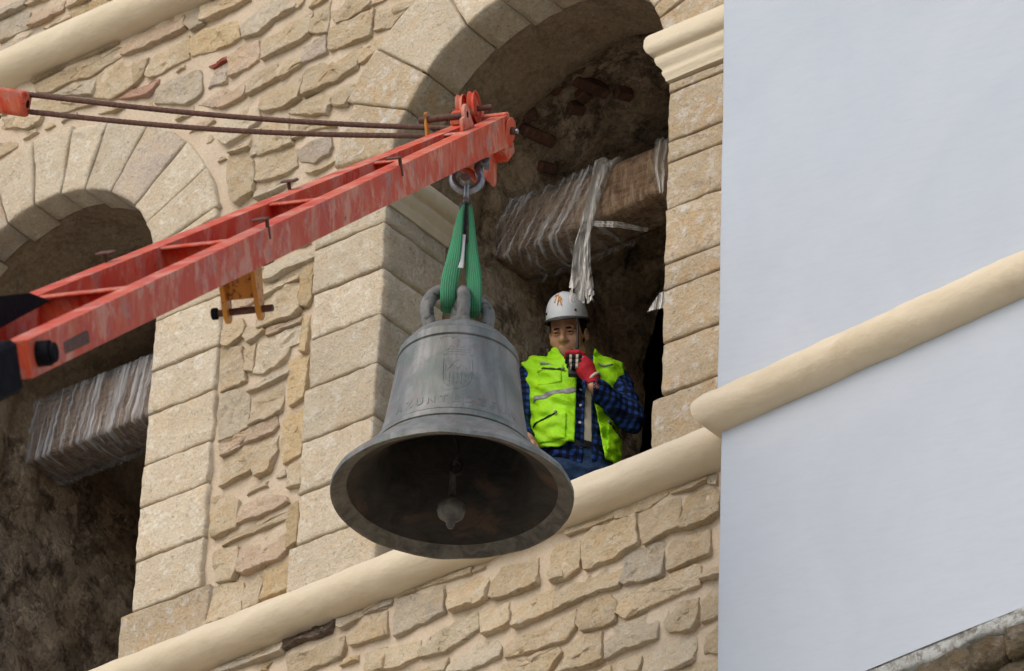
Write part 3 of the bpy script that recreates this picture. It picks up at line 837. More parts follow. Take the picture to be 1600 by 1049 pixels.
('n', [(-0.981,16.852),(-0.978,16.919),(-0.838,16.943),(-0.848,16.872),(-0.889,16.855),(-0.951,16.833)]),
('n', [(-0.883,16.989),(-0.882,17.091),(-0.669,17.063),(-0.688,17.037),(-0.757,17.004),(-0.783,16.964)]),
('n', [(-1.103,16.658),(-1.101,16.739),(-0.961,16.763),(-1.004,16.659),(-1.022,16.619),(-1.081,16.642)]),
('n', [(-1.724,16.616),(-1.592,16.591),(-1.565,16.519),(-1.56,16.37),(-1.644,16.335),(-1.671,16.359),(-1.714,16.484)]),
('n', [(-1.549,16.5),(-1.471,16.523),(-1.327,16.506),(-1.305,16.403),(-1.375,16.384),(-1.469,16.394),(-1.543,16.423)]),
('n', [(-1.533,16.669),(-1.528,16.708),(-1.384,16.697),(-1.351,16.549),(-1.416,16.548),(-1.531,16.553)]),
('w', [(-1.575,16.564),(-1.587,16.718),(-1.543,16.707),(-1.543,16.565)]),
('n', [(-1.704,16.642),(-1.598,16.675),(-1.586,16.609),(-1.711,16.631)]),
('w', [(-1.539,16.368),(-1.458,16.35),(-1.345,16.366),(-1.308,16.338),(-1.412,16.305),(-1.534,16.313)]),
('v', [(-1.29,16.481),(-1.22,16.5),(-1.12,16.487),(-1.105,16.428),(-1.121,16.401),(-1.197,16.378),(-1.271,16.42)]),
('n', [(-1.346,16.571),(-1.346,16.672),(-1.126,16.577),(-1.095,16.538),(-1.21,16.564)]),
('n', [(-1.253,16.359),(-1.112,16.37),(-1.068,16.34),(-1.109,16.329),(-1.193,16.316)]),
]


# occupancy raster for the stones nobody traced
RS = 0.01
gx, gz = np.meshgrid(np.arange(WX0, WX1, RS), np.arange(WZ0, WZ1, RS), indexing='ij')
occ = np.zeros(gx.shape, bool)
def mark(poly, grow=0.0):
    c = (sum(p[0] for p in poly) / len(poly), sum(p[1] for p in poly) / len(poly))
    q = [(c[0] + (p[0] - c[0]) * (1 + grow), c[1] + (p[1] - c[1]) * (1 + grow)) for p in poly]
    ins = np.zeros(gx.shape, bool)
    for i in range(len(q)):
        (x1, z1), (x2, z2) = q[i], q[(i + 1) % len(q)]
        if z1 == z2: continue
        cond = ((z1 > gz) != (z2 > gz)) & (gx < (x2 - x1) * (gz - z1) / (z2 - z1) + x1)
        ins ^= cond
    return ins
for t, p in RUBBLE: occ |= mark(p, 0.12)
for cx, cz, r in ARCH:
    occ |= (np.hypot(gx - cx, gz - cz) < r + 0.40) & (gz > cz - 0.3)
    occ |= (np.abs(gx - cx) < r + 0.02) & (gz < cz) & (gz > 13.9)
occ |= (gz > 13.94) & (gz < 14.13)
occ |= (gz > 17.57) & (gz < 17.79)
for x0, x1 in ((-1.17, -0.72), (-2.11, -1.67), (0.74, 1.5)):
    occ |= (gx > x0) & (gx < x1) & (gz > 13.9) & (gz < 16.4)
occ |= (gx > 1.62)  & (gz > 12.0)
# rubble stones
for t, p in RUBBLE:
    cz = sum(q[1] for q in p) / len(p)
    proud = random.uniform(0.0, 0.022)
    tilt = random.choice((0.012, 0.018, 0.022, 0.004))
    ro = 0.012 if t != 'k' else 0.022
    block('rubble_stone', p, 0.016 - proud * 0.5, 0.09, MAT[t], tower, bevel=0.0045, rough=ro * 0.6, jit=0.0055, tilt=tilt, round_corner=0.04, grow=0.12, rfreq=15 if t != 'k' else 26,
          seg=0.022, rsp=0.030, fac=0.009 if t != 'k' else 0.02, ff=random.uniform(8, 13), sharp=30)
cand, sink = [], []
kinds = ['n'] * 9 + ['o', 'g', 'g', 'p', 'w', 'v']
for wmax, wmin, hh in ((0.34, 0.18, 0.155), (0.22, 0.12, 0.11), (0.15, 0.07, 0.075)):
    z = WZ0 + 0.05
    while z < WZ1 - hh:
        h = hh * random.uniform(0.8, 1.15)
        x = WX0 + random.uniform(0, 0.15)
        while x < WX1 - wmax:
            w = random.uniform(wmin, wmax)
            i0, i1 = int((x - WX0) / RS), int((x + w - WX0) / RS)
            j0, j1 = int((z - WZ0) / RS), int((z + h - WZ0) / RS)
            sub = occ[i0:i1, j0:j1]
            if sub.size and sub.mean() < 0.02:
                m = 0.012
                q = [(x + m, z + m), (x + w * 0.5, z + m + random.uniform(-.008, .012)), (x + w - m, z + m + random.uniform(-.01, .015)), (x + w - m - random.uniform(0, .02), z + h * 0.5),
                     (x + w - m - random.uniform(-.01, .02), z + h - m), (x + w * 0.45, z + h - m - random.uniform(-.008, .012)), (x + m + random.uniform(-.01, .02), z + h - m), (x + m + random.uniform(0, .015), z + h * .5)]
                cand.append((in_frame(x + w / 2, z + h / 2), w * h, q, random.choice(kinds)))
                occ[i0:i1, j0:j1] = True
                x += w + 0.012
            else:
                x += 0.03
        z += 0.035 if hh < 0.15 else h + 0.012

cand.sort(key=lambda c: (not c[0], -c[1]))
for i, (vis, area, q, kd) in enumerate(cand):
    if vis and i < 160:
        block('rubble_stone', q, 0.018, 0.09, MAT[kd], tower, bevel=0.006, rough=0.007, jit=0.007, tilt=0.010, round_corner=0.12, rfreq=15, seg=0.026, rsp=0.036, fac=0.010, ff=11, sharp=30)
    else:
        block('rubble', q, 0.018, 0.09, MAT[kd], tower, bevel=0.007, rough=0.010, jit=0.006, tilt=0.010, round_corner=0.12, rfreq=12, seg=0.05, rsp=0.06, sink=sink)
link_sink('rubble_filling', sink, tower)

# dressed blocks beside the openings
def ashlar(x0, x1, joints, mat, depth_edge, x_far=None):
    """Courses of blocks between x0 and x1; the arris at depth_edge turns into the jamb."""
    for z1, z0 in zip(joints[:-1], joints[1:]):
        e = random.uniform(-0.008, 0.008)
        a, b = x0, x1
        if depth_edge == 'hi': a += e
        else: b += e
        g_ = 0.0045
        p = [(a, z0 + g_), (b, z0 + g_), (b, z1 - g_), (a, z1 - g_)]
        block('ashlar_block', p, random.uniform(-0.006, 0.004), 0.43, mat, tower, bevel=0.009, rough=0.0055, jit=0.0045, seg=0.035, fac=0.003, ff=6, mids=(0.36, 0.28, 0.20, 0.12, 0.06), rfreq=7)
J_MAIN = [15.975, 15.875, 15.637, 15.398, 15.14, 14.867, 14.60, 14.345]
ashlar(-1.145, -0.748, J_MAIN, MAT['ashlar'], 'hi')
ashlar(-1.19, -0.70, [14.345, 13.98], MAT['w'], 'hi')
ashlar(-2.078, -1.683, [15.975, 15.846, 15.572, 15.342, 15.073, 14.852, 14.575, 14.317], MAT['ashlar'], 'lo')
ashlar(-2.140, -1.640, [14.317, 13.94], MAT['ashlar_o'], 'lo')
ashlar(0.803, 1.40, [15.99, 15.942, 15.682, 15.574, 15.334, 15.055, 14.927, 14.663, 14.412], MAT['ashlar_o'], 'lo')
ashlar(0.755, 1.40, [14.405, 14.02], MAT['ashlar_o'], 'lo')
ashlar(-3.96, -3.53, [15.975, 15.86, 15.6, 15.36, 15.1, 14.86, 14.6, 14.33, 13.90], MAT['ashlar'], 'hi')
# wedge stones of the arches
def arch_ring(cx, cz, r0, r1, angs, mats, outer_jit=0.03, deep=0.24):
    for i, (a0, a1) in enumerate(zip(angs[:-1], angs[1:])):
        ro = r1 + random.uniform(-outer_jit, outer_jit)
        gp = 0.0045
        n_ = max(3, int(abs(a1 - a0) / 5))
        p = []
        for q in range(n_ + 1):
            a = R(a0 + (a1 - a0) * q / n_) 
            sh = gp if q == 0 else (-gp if q == n_ else 0)
            a += sh / r0
            p.append((cx + r0 * math.cos(a), cz + r0 * math.sin(a)))
        for q in range(n_, -1, -1):
            a = R(a0 + (a1 - a0) * q / n_)
            sh = gp if q == 0 else (-gp if q == n_ else 0)
            a += sh / ro
            p.append((cx + ro * math.cos(a), cz + ro * math.sin(a)))
        block('arch_stone', p, random.uniform(-0.008, 0.004), deep + random.uniform(-.02, .03), mats[i % len(mats)], tower, bevel=0.010, rough=0.005, jit=0.003, seg=0.05, mids=tuple(deep * q for q in (.8, .6, .4, .2)), rfreq=7)
# the springing stones stand on the moulded caps at z 16.225
arch_ring(0.022, 16.1, 0.766, 1.135, [10, 20, 26, 40, 53, 66, 79, 91, 103, 118, 139, 153, 170], [MAT['ashlar_o'], MAT['ashlar_o'], MAT['ashlar'], MAT['ashlar'], MAT['w']], 0.05)
arch_ring(-2.82, 16.1, 0.712, 1.085, [10, 13, 27, 39.6, 56.8, 72, 84.2, 97.2, 111, 125, 139, 153, 170], [MAT['ashlar'], MAT['ashlar'], MAT['ashlar'], MAT['v'], MAT['ashlar']], 0.02, 0.17)

# the deep reveals: mortar bed, plaster, then rough masonry
def reveal(cx, cz, r, idx):
    rows = []
    ys = [0.04, 0.12, 0.2, 0.23, 0.28, 0.31, 0.36, 0.42, 0.48, 0.54, 0.58, 0.62, 0.68] + [0.72 + 0.055 * i for i in range(24)]
    prof = []
    zz = 13.4
    while zz < cz: prof.append((cx - r, zz, -1, 0)); zz += 0.055
    for q in range(61):
        a = math.pi - math.pi * q / 60
        prof.append((cx + r * math.cos(a), cz + r * math.sin(a), math.cos(a), math.sin(a)))
    zz = cz - 0.055
    while zz > 13.4: prof.append((cx + r, zz, 1, 0)); zz -= 0.055
    P = len(prof)
    verts, faces, mi = [], [], []
    for y in ys:
        for (x, z, nx_, nz_) in prof:
            if y < (0.21 if idx == 0 else 0.13): o = 0.014
            else:
                wob = 0.05 * noise.noise(Vector((x * 2.1 + idx * 7, z * 2.1, 4.0)))
                edge = 0.60 + wob * 1.6
                o = 0.004 + 0.012 * fbm(x + idx * 5, y, z, 4.0)
                if y > edge:
                    k_ = min(1.0, (y - edge) / 0.07)
                    rr = fbm(x + idx * 5, y * 0.8, z, 6.5, 5)
                    o += k_ * (0.050 + 0.034 * rr + 0.030 * abs(noise.noise(Vector((x * 11, y * 11, z * 11)))))
                if y < 0.45 and z < cz - 0.02: o = max(o, 0.014)
            verts.append((x + nx_ * o, y, z + nz_ * o))
    for a in range(len(ys) - 1):
        for b in range(P - 1):
            faces.append((a * P + b, a * P + b + 1, (a + 1) * P + b + 1, (a + 1) * P + b))
            xm, zm = prof[b][0], prof[b][1]
            e = 0.60 + 0.08 * noise.noise(Vector((xm * 2.1 + idx * 7, zm * 2.1, 4.0)))
            y = (ys[a] + ys[a + 1]) / 2
            mi.append(0 if y < (0.21 if idx == 0 else 0.12) else (1 if (y < e or (idx == 1 and zm > cz)) else 2))
    o = link_mesh('arch_reveal', verts, faces, [MAT['mortar'], MAT['plaster_in'], MAT['rubble_in']], tower)
    o.data.polygons.foreach_set('material_index', mi)
    return o
for i, (cx, cz, r) in enumerate(ARCH): reveal(cx, cz, r, i)
# bricks showing through the broken vault
for (th, y, ln, wd, rot) in ((107.6, 0.63, .11, .05, 0.5), (109, 0.79, .20, .055, 0.25), (117, .66, .06, .06, .2), (113, .81, .07, .06, .1), (118, .84, .08, .05, .5),
                             (132.5, .78, .19, .055, .2), (76, .65, .12, .06, .2), (104, .95, .09, .05, .4), (139, .93, .10, .05, .3), (129, .66, .07, .06, .9)):
    a = R(th)
    cx, cz, r = ARCH[0]
    rr = r + 0.036
    pos = Vector((cx + rr * math.cos(a), y, cz + rr * math.sin(a)))
    nrm = Vector((math.cos(a), 0, math.sin(a)))
    ty = (Vector((0, 1, 0)) * math.cos(rot) + Vector((-math.sin(a), 0, math.cos(a))) * -math.sin(rot)).normalized()
    m = basis(pos, ty, nrm.cross(ty), nrm)
    bm = bmesh.new()
    add_box(bm, (-ln / 2, -wd / 2, -.02), (ln / 2, wd / 2, .06), 0.008, m)
    link_bm('vault_brick', bm, MAT['vault_brick'], tower, smooth=True)

# mouldings
def half_round(r, n=14, back=0.07):
    pts = [(back, -r)]
    for q in range(n + 1):
        a = -math.pi / 2 - math.pi * q / n
        pts.append((math.cos(a) * r * 1.08, math.sin(a) * r))
    pts.append((back, r))
    return pts                          # (outward is negative first coordinate, height)
def sweep(name, path, prof, z0, mat, parent, step=0.045, wob=0.006, cap=True):
    """Sweeps a profile along a plan path [(x, y), ...]; outward is to the right-hand side of travel; corners are mitred."""
    P = [Vector(p) for p in path]
    st_ = []
    for i in range(len(P)):
        if i == 0: d = (P[1] - P[0]).normalized(); nn = Vector((d.y, -d.x)); st_.append((P[0], nn))
        elif i == len(P) - 1: d = (P[-1] - P[-2]).normalized(); st_.append((P[-1], Vector((d.y, -d.x))))
        else:
            d0 = (P[i] - P[i - 1]).normalized(); d1 = (P[i + 1] - P[i]).normalized()
            n0, n1 = Vector((d0.y, -d0.x)), Vector((d1.y, -d1.x))
            m = (n0 + n1).normalized()
            st_.append((P[i], m / max(0.3, m.dot(n0))))
    full = []
    for (a, na), (b, nb) in zip(st_[:-1], st_[1:]):
        k_ = max(1, int((b - a).length / step))
        for q in range(k_): full.append((a.lerp(b, q / k_), na.lerp(nb, q / k_)))
    full.append(st_[-1])
    verts, faces = [], []
    n = len(prof)
    for (p, nn) in full:
        w1 = 1 + wob * 8 * noise.noise(Vector((p.x * 2.3, p.y * 2.3, z0)))
        for (o, h) in prof:
            w = wob * fbm(p.x, p.y + h * 3, z0 + o * 3, 6.0)
            oo = -o * (w1 if o < 0 else 1) + (w if o < 0.02 else 0)
            verts.append((p.x + nn.x * oo, p.y + nn.y * oo, z0 + h + w * 0.8))
    for i in range(len(full) - 1):
        for j in range(n):
            k_ = (j + 1) % n
            faces.append((i * n + j, i * n + k_, (i + 1) * n + k_, (i + 1) * n + j))
    if cap:
        faces.append(tuple(range(n))); faces.append(tuple((len(full) - 1) * n + j for j in range(n)))
    o = link_mesh(name, verts, faces, mat, parent)
    o.data.set_sharp_from_angle(angle=R(50))
    return o
sill = sweep('string_course', [(-9, 0.0), (1.42, 0.0)], half_round(0.093), 14.046, MAT['cream'], tower)
for vt in sill.data.vertices: vt.co.z += 0.022 * (max(vt.co.x, -4.5) - 1.0)    # the old sill sags towards its far end
sweep('string_course', [(-9, 0.0), (1.42, 0.0)], half_round(0.097), 17.686, MAT['cream'], tower)
# moulded caps the arches spring from
CAP = [(0.05, -.115)] + [(-0.015, -.115), (-0.020, -.10), (-0.034, -.085), (-0.040, -.072), (-0.034, -.062), (-0.045, -.05), (-0.066, -.036), (-0.078, -.018), (-0.080, -.002), (-0.072, .006)] \
    + [(-0.080 - 0.060 * math.sin(q * math.pi / 14), .012 + 0.05 * (1 - math.cos(q * math.pi / 14)) * 0.9) for q in range(0, 8)] + [(-0.138, .085), (-0.128, .105), (-0.110, .118), (-0.06, .124), (0.05, .126)]
sweep('moulded_cap', [(-1.145, 0.06), (-1.145, 0.0), (-0.748, 0.0), (-0.748, 0.44)], [(o_ * .56 if o_ < 0 else o_, h_ * .84) for o_, h_ in CAP], 16.075, MAT['cream'], tower, wob=0.0015)
sweep('moulded_cap', [(0.803, 0.44), (0.803, 0.0), (1.40, 0.0)], [(o_ * .58 if o_ < 0 else o_, h_) for o_, h_ in CAP], 16.115, MAT['cream'], tower, wob=0.0015)


# ================================================================== the white plastered wall
white = thing('white_building', 'smooth white plastered wall with a cream half round moulding beside the stone tower', 'building')
dW = Vector((1.56, -0.14)).normalized()
nW = Vector((dW.y, -dW.x))
def white_face(cx, cy, z0, z1, name):
    path = [Vector((cx, 0.3)), Vector((cx, 0.15)), Vector((cx, 0.0)), Vector((cx, cy + 0.03))]
    nor = [Vector((-1, 0))] * 4
    for q in range(1, 6):
        a = q / 6
        nn = (Vector((-1, 0)) * (1 - a) + nW * a).normalized()
        path.append(Vector((cx, cy)) + dW * 0.024 + Vector((0, 0.024)) + nn * 0.024); nor.append(nn)
    s = 0.06
    while s < 5.0:
        path.append(Vector((cx, cy)) + dW * s); nor.append(nW); s += 0.07
    verts, faces = [], []
    nzr = int((z1 - z0) / 0.07)
    n = len(path)
    for j in range(nzr + 1):
        z = z0 + (z1 - z0) * j / nzr
        for p, nn in zip(path, nor):
            d = 0.0045 * fbm(p.x, p.y, z * 1.4, 1.3, 3) + 0.0008 * noise.noise(Vector((p.x * 6, p.y * 6, z * 9)))
            verts.append((p.x + nn.x * d, p.y + nn.y * d, z))
    for j in range(nzr):
        for i in range(n - 1):
            a = j * n + i
            faces.append((a, a + 1, a + n + 1, a + n))
    return link_mesh(name, verts, faces, MAT['white'], white)
SOFFIT = 12.575
white_face(1.262, -0.205, SOFFIT, 14.06, 'wall_face')
white_face(1.236, -0.208, 14.0, 20.5, 'wall_face')
sweep('half_round_moulding', [(1.285, 0.28), (1.285, -0.2106)] + [tuple(Vector((1.285, -0.2106)) + dW * 5.0)], half_round(0.094, back=0.03), 14.047, MAT['cream'], white)
# ragged mortar lip and the rough stones that fall back below the plaster
def under(s_, t_): return Vector((1.262, -0.205)) + dW * s_ - nW * t_
verts, faces = [], []
NS, NT = 110, 6
for i in range(NS + 1):
    s_ = 0.02 + i * 0.04
    ht = 0.062 + 0.026 * noise.noise(Vector((s_ * 5, 0, 1))) + 0.014 * noise.noise(Vector((s_ * 17, 3, 1)))
    for j in range(NT + 1):
        t = j / NT
        p = under(s_, 0.004 + 0.022 * t * t + 0.007 * noise.noise(Vector((s_ * 14, t * 4, 2))) + (0.05 if j == NT else 0))
        verts.append((p.x, p.y, SOFFIT + 0.004 - ht * t))
for i in range(NS):
    for j in range(NT):
        a = i * (NT + 1) + j
        faces.append((a, a + 1, a + NT + 2, a + NT + 1))
k = NB('grey_lime_mortar', 0.9, spec=0.2); v = k.coord(); k.bump(k.noise(v, 30, 6, 0.7), 0.8, 0.02)
MAT['lip'] = k.done(k.mix(k.ramp(k.noise(v, 22, 7, 0.75), [(0.40, 0), (0.52, 1)]), (0.26, 0.24, 0.20), (0.52, 0.53, 0.50)))
link_mesh('plaster_lip', verts, faces, MAT['lip'], white)
MAT['soff'] = stone_mat('rough_soffit_stone', (0.30, 0.235, 0.15), (0.17, 0.135, 0.085), (0.46, 0.40, 0.33), bump=1.0, stain=(0.12, 0.10, 0.08), stain_amt=0.7)
for row, (zc, tc, hh) in enumerate(((12.465, 0.075, 0.075), (12.345, 0.125, 0.075), (12.22, 0.20, 0.08), (12.08, 0.24, 0.085))):
    s_ = -0.02 - row * 0.09
    while s_ < 3.6:
        w = random.uniform(0.14, 0.32)
        bm = bmesh.new()
        bmesh.ops.create_icosphere(bm, subdivisions=4, radius=1.0)
        c = under(s_ + w / 2, tc)
        sd = random.random() * 30
        for vv in bm.verts:
            p = Vector([math.copysign(abs(q) ** 0.55, q) for q in vv.co])
            f = 1 + 0.15 * noise.fractal(p * 1.9 + Vector((sd, 0, 0)), 0.8, 2.1, 5)
            q = c + dW * (p.x * f * w * 0.52) + nW * (p.y * f * 0.07)
            vv.co = Vector((q.x, q.y, zc + p.z * f * hh * 0.92))
        link_bm('rough_stone', bm, MAT['soff'], white, smooth=True, sharp=80)
        s_ += w * 0.98
bm = bmesh.new()
add_box(bm, (1.30, 0.1, SOFFIT + 0.1), (6.2, 0.29, 20.4))
add_box(bm, (1.34, 0.03, 0.0), (6.2, 0.28, SOFFIT + 0.05))
link_bm('wall_core', bm, MAT['mortar'], white)

# ================================================================== timber beams in the arches
def beam(name, label, x0, x1, y0, y1, z0, z1, seed):
    root = thing(name, label, 'beam', ((x0 + x1) / 2, (y0 + y1) / 2, z0), 0, 'timber beams in the arches')
    root['kind'] = 'thing'
    nx_ = int((x1 - x0) / 0.03); ring_ = []
    m = 6
    for (a, b) in (((0, 0), (1, 0)), ((1, 0), (1, 1)), ((1, 1), (0, 1)), ((0, 1), (0, 0))):
        for q in range(m): ring_.append((a[0] + (b[0] - a[0]) * q / m, a[1] + (b[1] - a[1]) * q / m))
    verts, faces = [], []
    n = len(ring_)
    ox, oy, oz = root.location
    for i in range(nx_ + 1):
        x = x0 + (x1 - x0) * i / nx_
        for (u, w) in ring_:
            cu, cw = u - .5, w - .5
            rr = 1 - 0.06 * (abs(cu) * 2) ** 6 * (abs(cw) * 2) ** 6
            y = (y0 + y1) / 2 + cu * (y1 - y0) * rr
            z = (z0 + z1) / 2 + cw * (z1 - z0) * rr
            d = 0.010 * noise.fractal(Vector((x * 2.2, u * 9 + seed, w * 9)), 0.8, 2.2, 4)
            crk = -0.016 * max(0, noise.noise(Vector((x * 1.3, 4 + seed, w * 16))) - 0.25) * 2
            verts.append((x - ox, y + d + (crk * -1 if u < 0.02 else 0) - oy, z + d * 0.8 - oz))
    for i in range(nx_):
        for j in range(n):
            k_ = (j + 1) % n
            faces.append((i * n + j, i * n + k_, (i + 1) * n + k_, (i + 1) * n + j))
    faces.append(tuple(range(n))); faces.append(tuple(nx_ * n + j for j in range(n)))
    link_mesh('timber', verts, faces, MAT['wood'], root)
    return root
def wrap_shell(parent, x0, x1, y0, y1, z0, z1, mat, seed, amp=0.010, sag=0.03, name='plastic_wrap'):
    ox, oy, oz = parent.location
    nx_ = int((x1 - x0) / 0.012); m = 14
    ring_ = []
    for (a, b) in (((0, 0), (1, 0)), ((1, 0), (1, 1)), ((1, 1), (0, 1)), ((0, 1), (0, 0))):
        for q in range(m): ring_.append((a[0] + (b[0] - a[0]) * q / m, a[1] + (b[1] - a[1]) * q / m))
    verts, faces = [], []
    n = len(ring_)
    for i in range(nx_ + 1):
        x = x0 + (x1 - x0) * i / nx_
        for (u, w) in ring_:
            cu, cw = u - .5, w - .5
            y = (y0 + y1) / 2 + cu * (y1 - y0 + 0.022)
            z = (z0 + z1) / 2 + cw * (z1 - z0 + 0.022)
            sh = x + 0.55 * w * (z1 - z0)                          # creases lean across the beam
            d = amp * abs(noise.noise(Vector((sh * 22, seed, u * 2 + w * 2)))) + amp * 0.25 * noise.noise(Vector((sh * 55, seed + 3, w * 3)))
            if w < 0.02:
                z -= sag * max(0, math.sin((x - x0) / (x1 - x0) * math.pi)) * math.sin(u * math.pi) * (0.6 + 0.7 * noise.noise(Vector((x * 5, seed, 1))))
            L = math.hypot(cu, cw) or 1
            verts.append((x - ox + 0.01 * noise.noise(Vector((u * 4, w * 4, seed))), y + cu / L * d - oy, z + cw / L * d - oz))
    for i in range(nx_):
        for j in range(n):
            k_ = (j + 1) % n
            faces.append((i * n + j, i * n + k_, (i + 1) * n + k_, (i + 1) * n + j))
    return link_mesh(name, verts, faces, mat, parent)
def ribbon(name, pts, widths, side, mat, parent, folds=5, amp=0.02, seed=0, ragged=0.0):
    """A gathered strip of film: side = direction across it; folds push it in and out."""
    side = Vector(side).normalized()
    P = [Vector(p) for p in pts]
    # resample
    S = []
    for a in range(len(P) - 1):
        k_ = max(2, int((P[a + 1] - P[a]).length / 0.012))
        for q in range(k_):
            t = q / k_
            S.append((P[a].lerp(P[a + 1], t), widths[a] + (widths[a + 1] - widths[a]) * t))
    S.append((P[-1], widths[-1]))
    verts, faces = [], []
    m = 26
    for i, (p, w) in enumerate(S):
        tg = (S[min(i + 1, len(S) - 1)][0] - S[max(i - 1, 0)][0]).normalized()
        nrm = side.cross(tg).normalized()
        e = i / (len(S) - 1)
        for j in range(m + 1):
            u = j / m - 0.5
            f = math.sin(u * folds * 2 * math.pi + seed + 1.4 * noise.noise(Vector((e * 4, seed, 0)))) * amp * (0.5 + w / 0.1 * 0.5)
            f += amp * 0.6 * noise.noise(Vector((u * 9, e * 8, seed)))
            ww = w * (1 + 0.12 * noise.noise(Vector((e * 9, seed + (1 if u > 0 else 5), 0))))
            q = p + side * (u * ww) + nrm * f
            if ragged and e > 0.86:
                q += tg * ragged * ((e - 0.86) / 0.14) * noise.noise(Vector((u * 5, seed, 2)))
            verts.append(q)
    for i in range(len(S) - 1):
        for j in range(m):
            a = i * (m + 1) + j
            if ragged and i > len(S) * 0.90 and noise.noise(Vector((j * 0.55, i * 0.45, seed))) > 0.22: continue
            faces.append((a, a + 1, a + m + 2, a + m + 1))
    inv = parent.location
    verts = [tuple(v - inv) for v in verts]
    return link_mesh(name, verts, faces, mat, parent, recalc=False)
B1 = beam('wooden_beam', 'split old timber beam half wrapped in clear plastic above the worker', -0.80, 0.90, 0.85, 1.09, 16.165, 16.44, 1)
wrap_shell(B1, -0.79, -0.20, 0.848, 1.09, 16.165, 16.44, MAT['wrap'], 5, 0.020, 0.09)
ribbon('hanging_film', [(-0.13, 1.05, 16.47), (-0.155, 0.86, 16.468), (-0.165, 0.82, 16.43), (-0.20, 0.81, 16.30), (-0.235, 0.805, 16.16), (-0.262, 0.80, 16.03), (-0.268, 0.80, 15.90), (-0.262, 0.80, 15.80), (-0.255, 0.80, 15.70)],
       [0.06, 0.085, 0.095, 0.065, 0.055, 0.065, 0.085, 0.105, 0.11], (right_h * 0.9 + Vector((0, 0, 0.05))), MAT['strip'], B1, 1.3, 0.012, 2.2, 0.05)
ribbon('hanging_film', [(-0.05, 1.0, 16.12), (-0.12, 0.86, 16.10), (-0.24, 0.82, 16.13), (-0.33, 0.86, 16.14)], [0.02, 0.035, 0.03, 0.02], (0.1, 0.2, 1), MAT['strip'], B1, 2, 0.006, 4)
ribbon('hanging_film', [(0.13, 1.02, 16.455), (0.14, 0.85, 16.46), (0.145, 0.825, 16.42), (0.14, 0.82, 16.28), (0.155, 0.82, 16.14)], [0.05, 0.055, 0.06, 0.055, 0.02], (right_h + Vector((0, 0, 0))), MAT['strip'], B1, 2, 0.008, 6)
B2 = beam('wooden_beam', 'old timber beam fully wrapped in shiny stretch film across the dark lower arch', -3.60, -2.02, 0.80, 1.04, 16.03, 16.35, 8)
wrap_shell(B2, -3.58, -2.03, 0.80, 1.04, 16.03, 16.35, MAT['wrap_glints'], 9, 0.014, 0.05)
# small scrap of film sticking out by the jamb
sc_ = thing('plastic_scrap', 'small torn scrap of pale plastic sticking out from behind the stone pier edge', 'scrap', (0.60, 0.30, 15.10))
vs, fs = [], []
out2 = [(-0.075, -0.055), (-0.03, 0.05), (0.02, 0.085), (0.205, 0.09), (0.205, -0.02), (-0.01, -0.02), (-0.05, -0.04)]
for t in (0, 0.004):
    for (u, w) in out2: vs.append(tuple(right_h * u + Vector((0, t + 0.02 * math.sin(u * 18), w))))
n = len(out2)
fs = [tuple(range(n)), tuple(range(2 * n - 1, n - 1, -1))] + [(i, (i + 1) % n, n + (i + 1) % n, n + i) for i in range(n)]
link_mesh('film', vs, fs, MAT['strip'], sc_, smooth=False)

# ================================================================== the bell
BX, BY, BZ = 0.7664, -1.28, 13.277
bell = thing('bell', 'large grey bronze bell hanging mouth down from green slings', 'bell', (BX, BY, BZ), PHI)
# bell frame: local x = across the picture, local -y = towards the camera side
outer = [(0.474, 0.004), (0.476, 0.020), (0.468, 0.036), (0.446, 0.060), (0.412, 0.092), (0.376, 0.124), (0.345, 0.156), (0.322, 0.180), (0.311, 0.184), (0.310, 0.187), (0.318, 0.191), (0.312, 0.208), (0.3115, 0.218), (0.299, 0.222), (0.2985, 0.225), (0.301, 0.228),
         (0.292, 0.26), (0.2805, 0.32), (0.270, 0.38), (0.2615, 0.44), (0.2535, 0.50), (0.2465, 0.56), (0.241, 0.602), (0.235, 0.606), (0.235, 0.609), (0.2425, 0.613), (0.2395, 0.634), (0.2375, 0.648), (0.2295, 0.652), (0.2290, 0.655), (0.2300, 0.658),
         (0.213, 0.682), (0.192, 0.706), (0.163, 0.727), (0.130, 0.742), (0.095, 0.752), (0.05, 0.757), (0.0005, 0.757)]
inner = [(0.0005, 0.700), (0.10, 0.695), (0.160, 0.665), (0.190, 0.61), (0.205, 0.52), (0.222, 0.42), (0.240, 0.32), (0.262, 0.22), (0.300, 0.135), (0.335, 0.088), (0.362, 0.062), (0.385, 0.048), (0.412, 0.034), (0.440, 0.018)]
lip = [(0.462, 0.003)]
def bell_mesh():
    seg = 144
    prof = outer[::-1]                                             # from the crown down to the lip
    prof = outer[::-1] + lip[::-1] + inner[::-1]
    verts, faces = lathe(prof, seg)
    no = len(outer)
    vv = []
    for i, (x, y, z) in enumerate(verts):
        row, j = divmod(i, seg)
        a = 2 * math.pi * j / seg
        r_ = prof[row][0]
        if r_ > 0.43:                                              # chipped, slightly uneven lip
            ch = 0.004 * noise.fractal(Vector((math.cos(a) * 5, math.sin(a) * 5, 3)), 0.7, 2.3, 5)
            x *= 1 + ch; y *= 1 + ch
            z += 0.006 * noise.noise(Vector((math.cos(a) * 4, math.sin(a) * 4, 8)))
        else:
            ch = 0.0025 * noise.noise(Vector((x * 9, y * 9, z * 5)))
            x *= 1 + ch * 2; y *= 1 + ch * 2
        vv.append((x, y, z))
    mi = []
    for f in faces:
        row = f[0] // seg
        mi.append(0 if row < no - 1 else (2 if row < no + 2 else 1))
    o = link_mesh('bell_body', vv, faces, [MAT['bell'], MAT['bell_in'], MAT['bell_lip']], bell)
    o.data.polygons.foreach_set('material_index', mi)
    o.data.set_sharp_from_angle(angle=R(28))
    return o
bell_mesh()
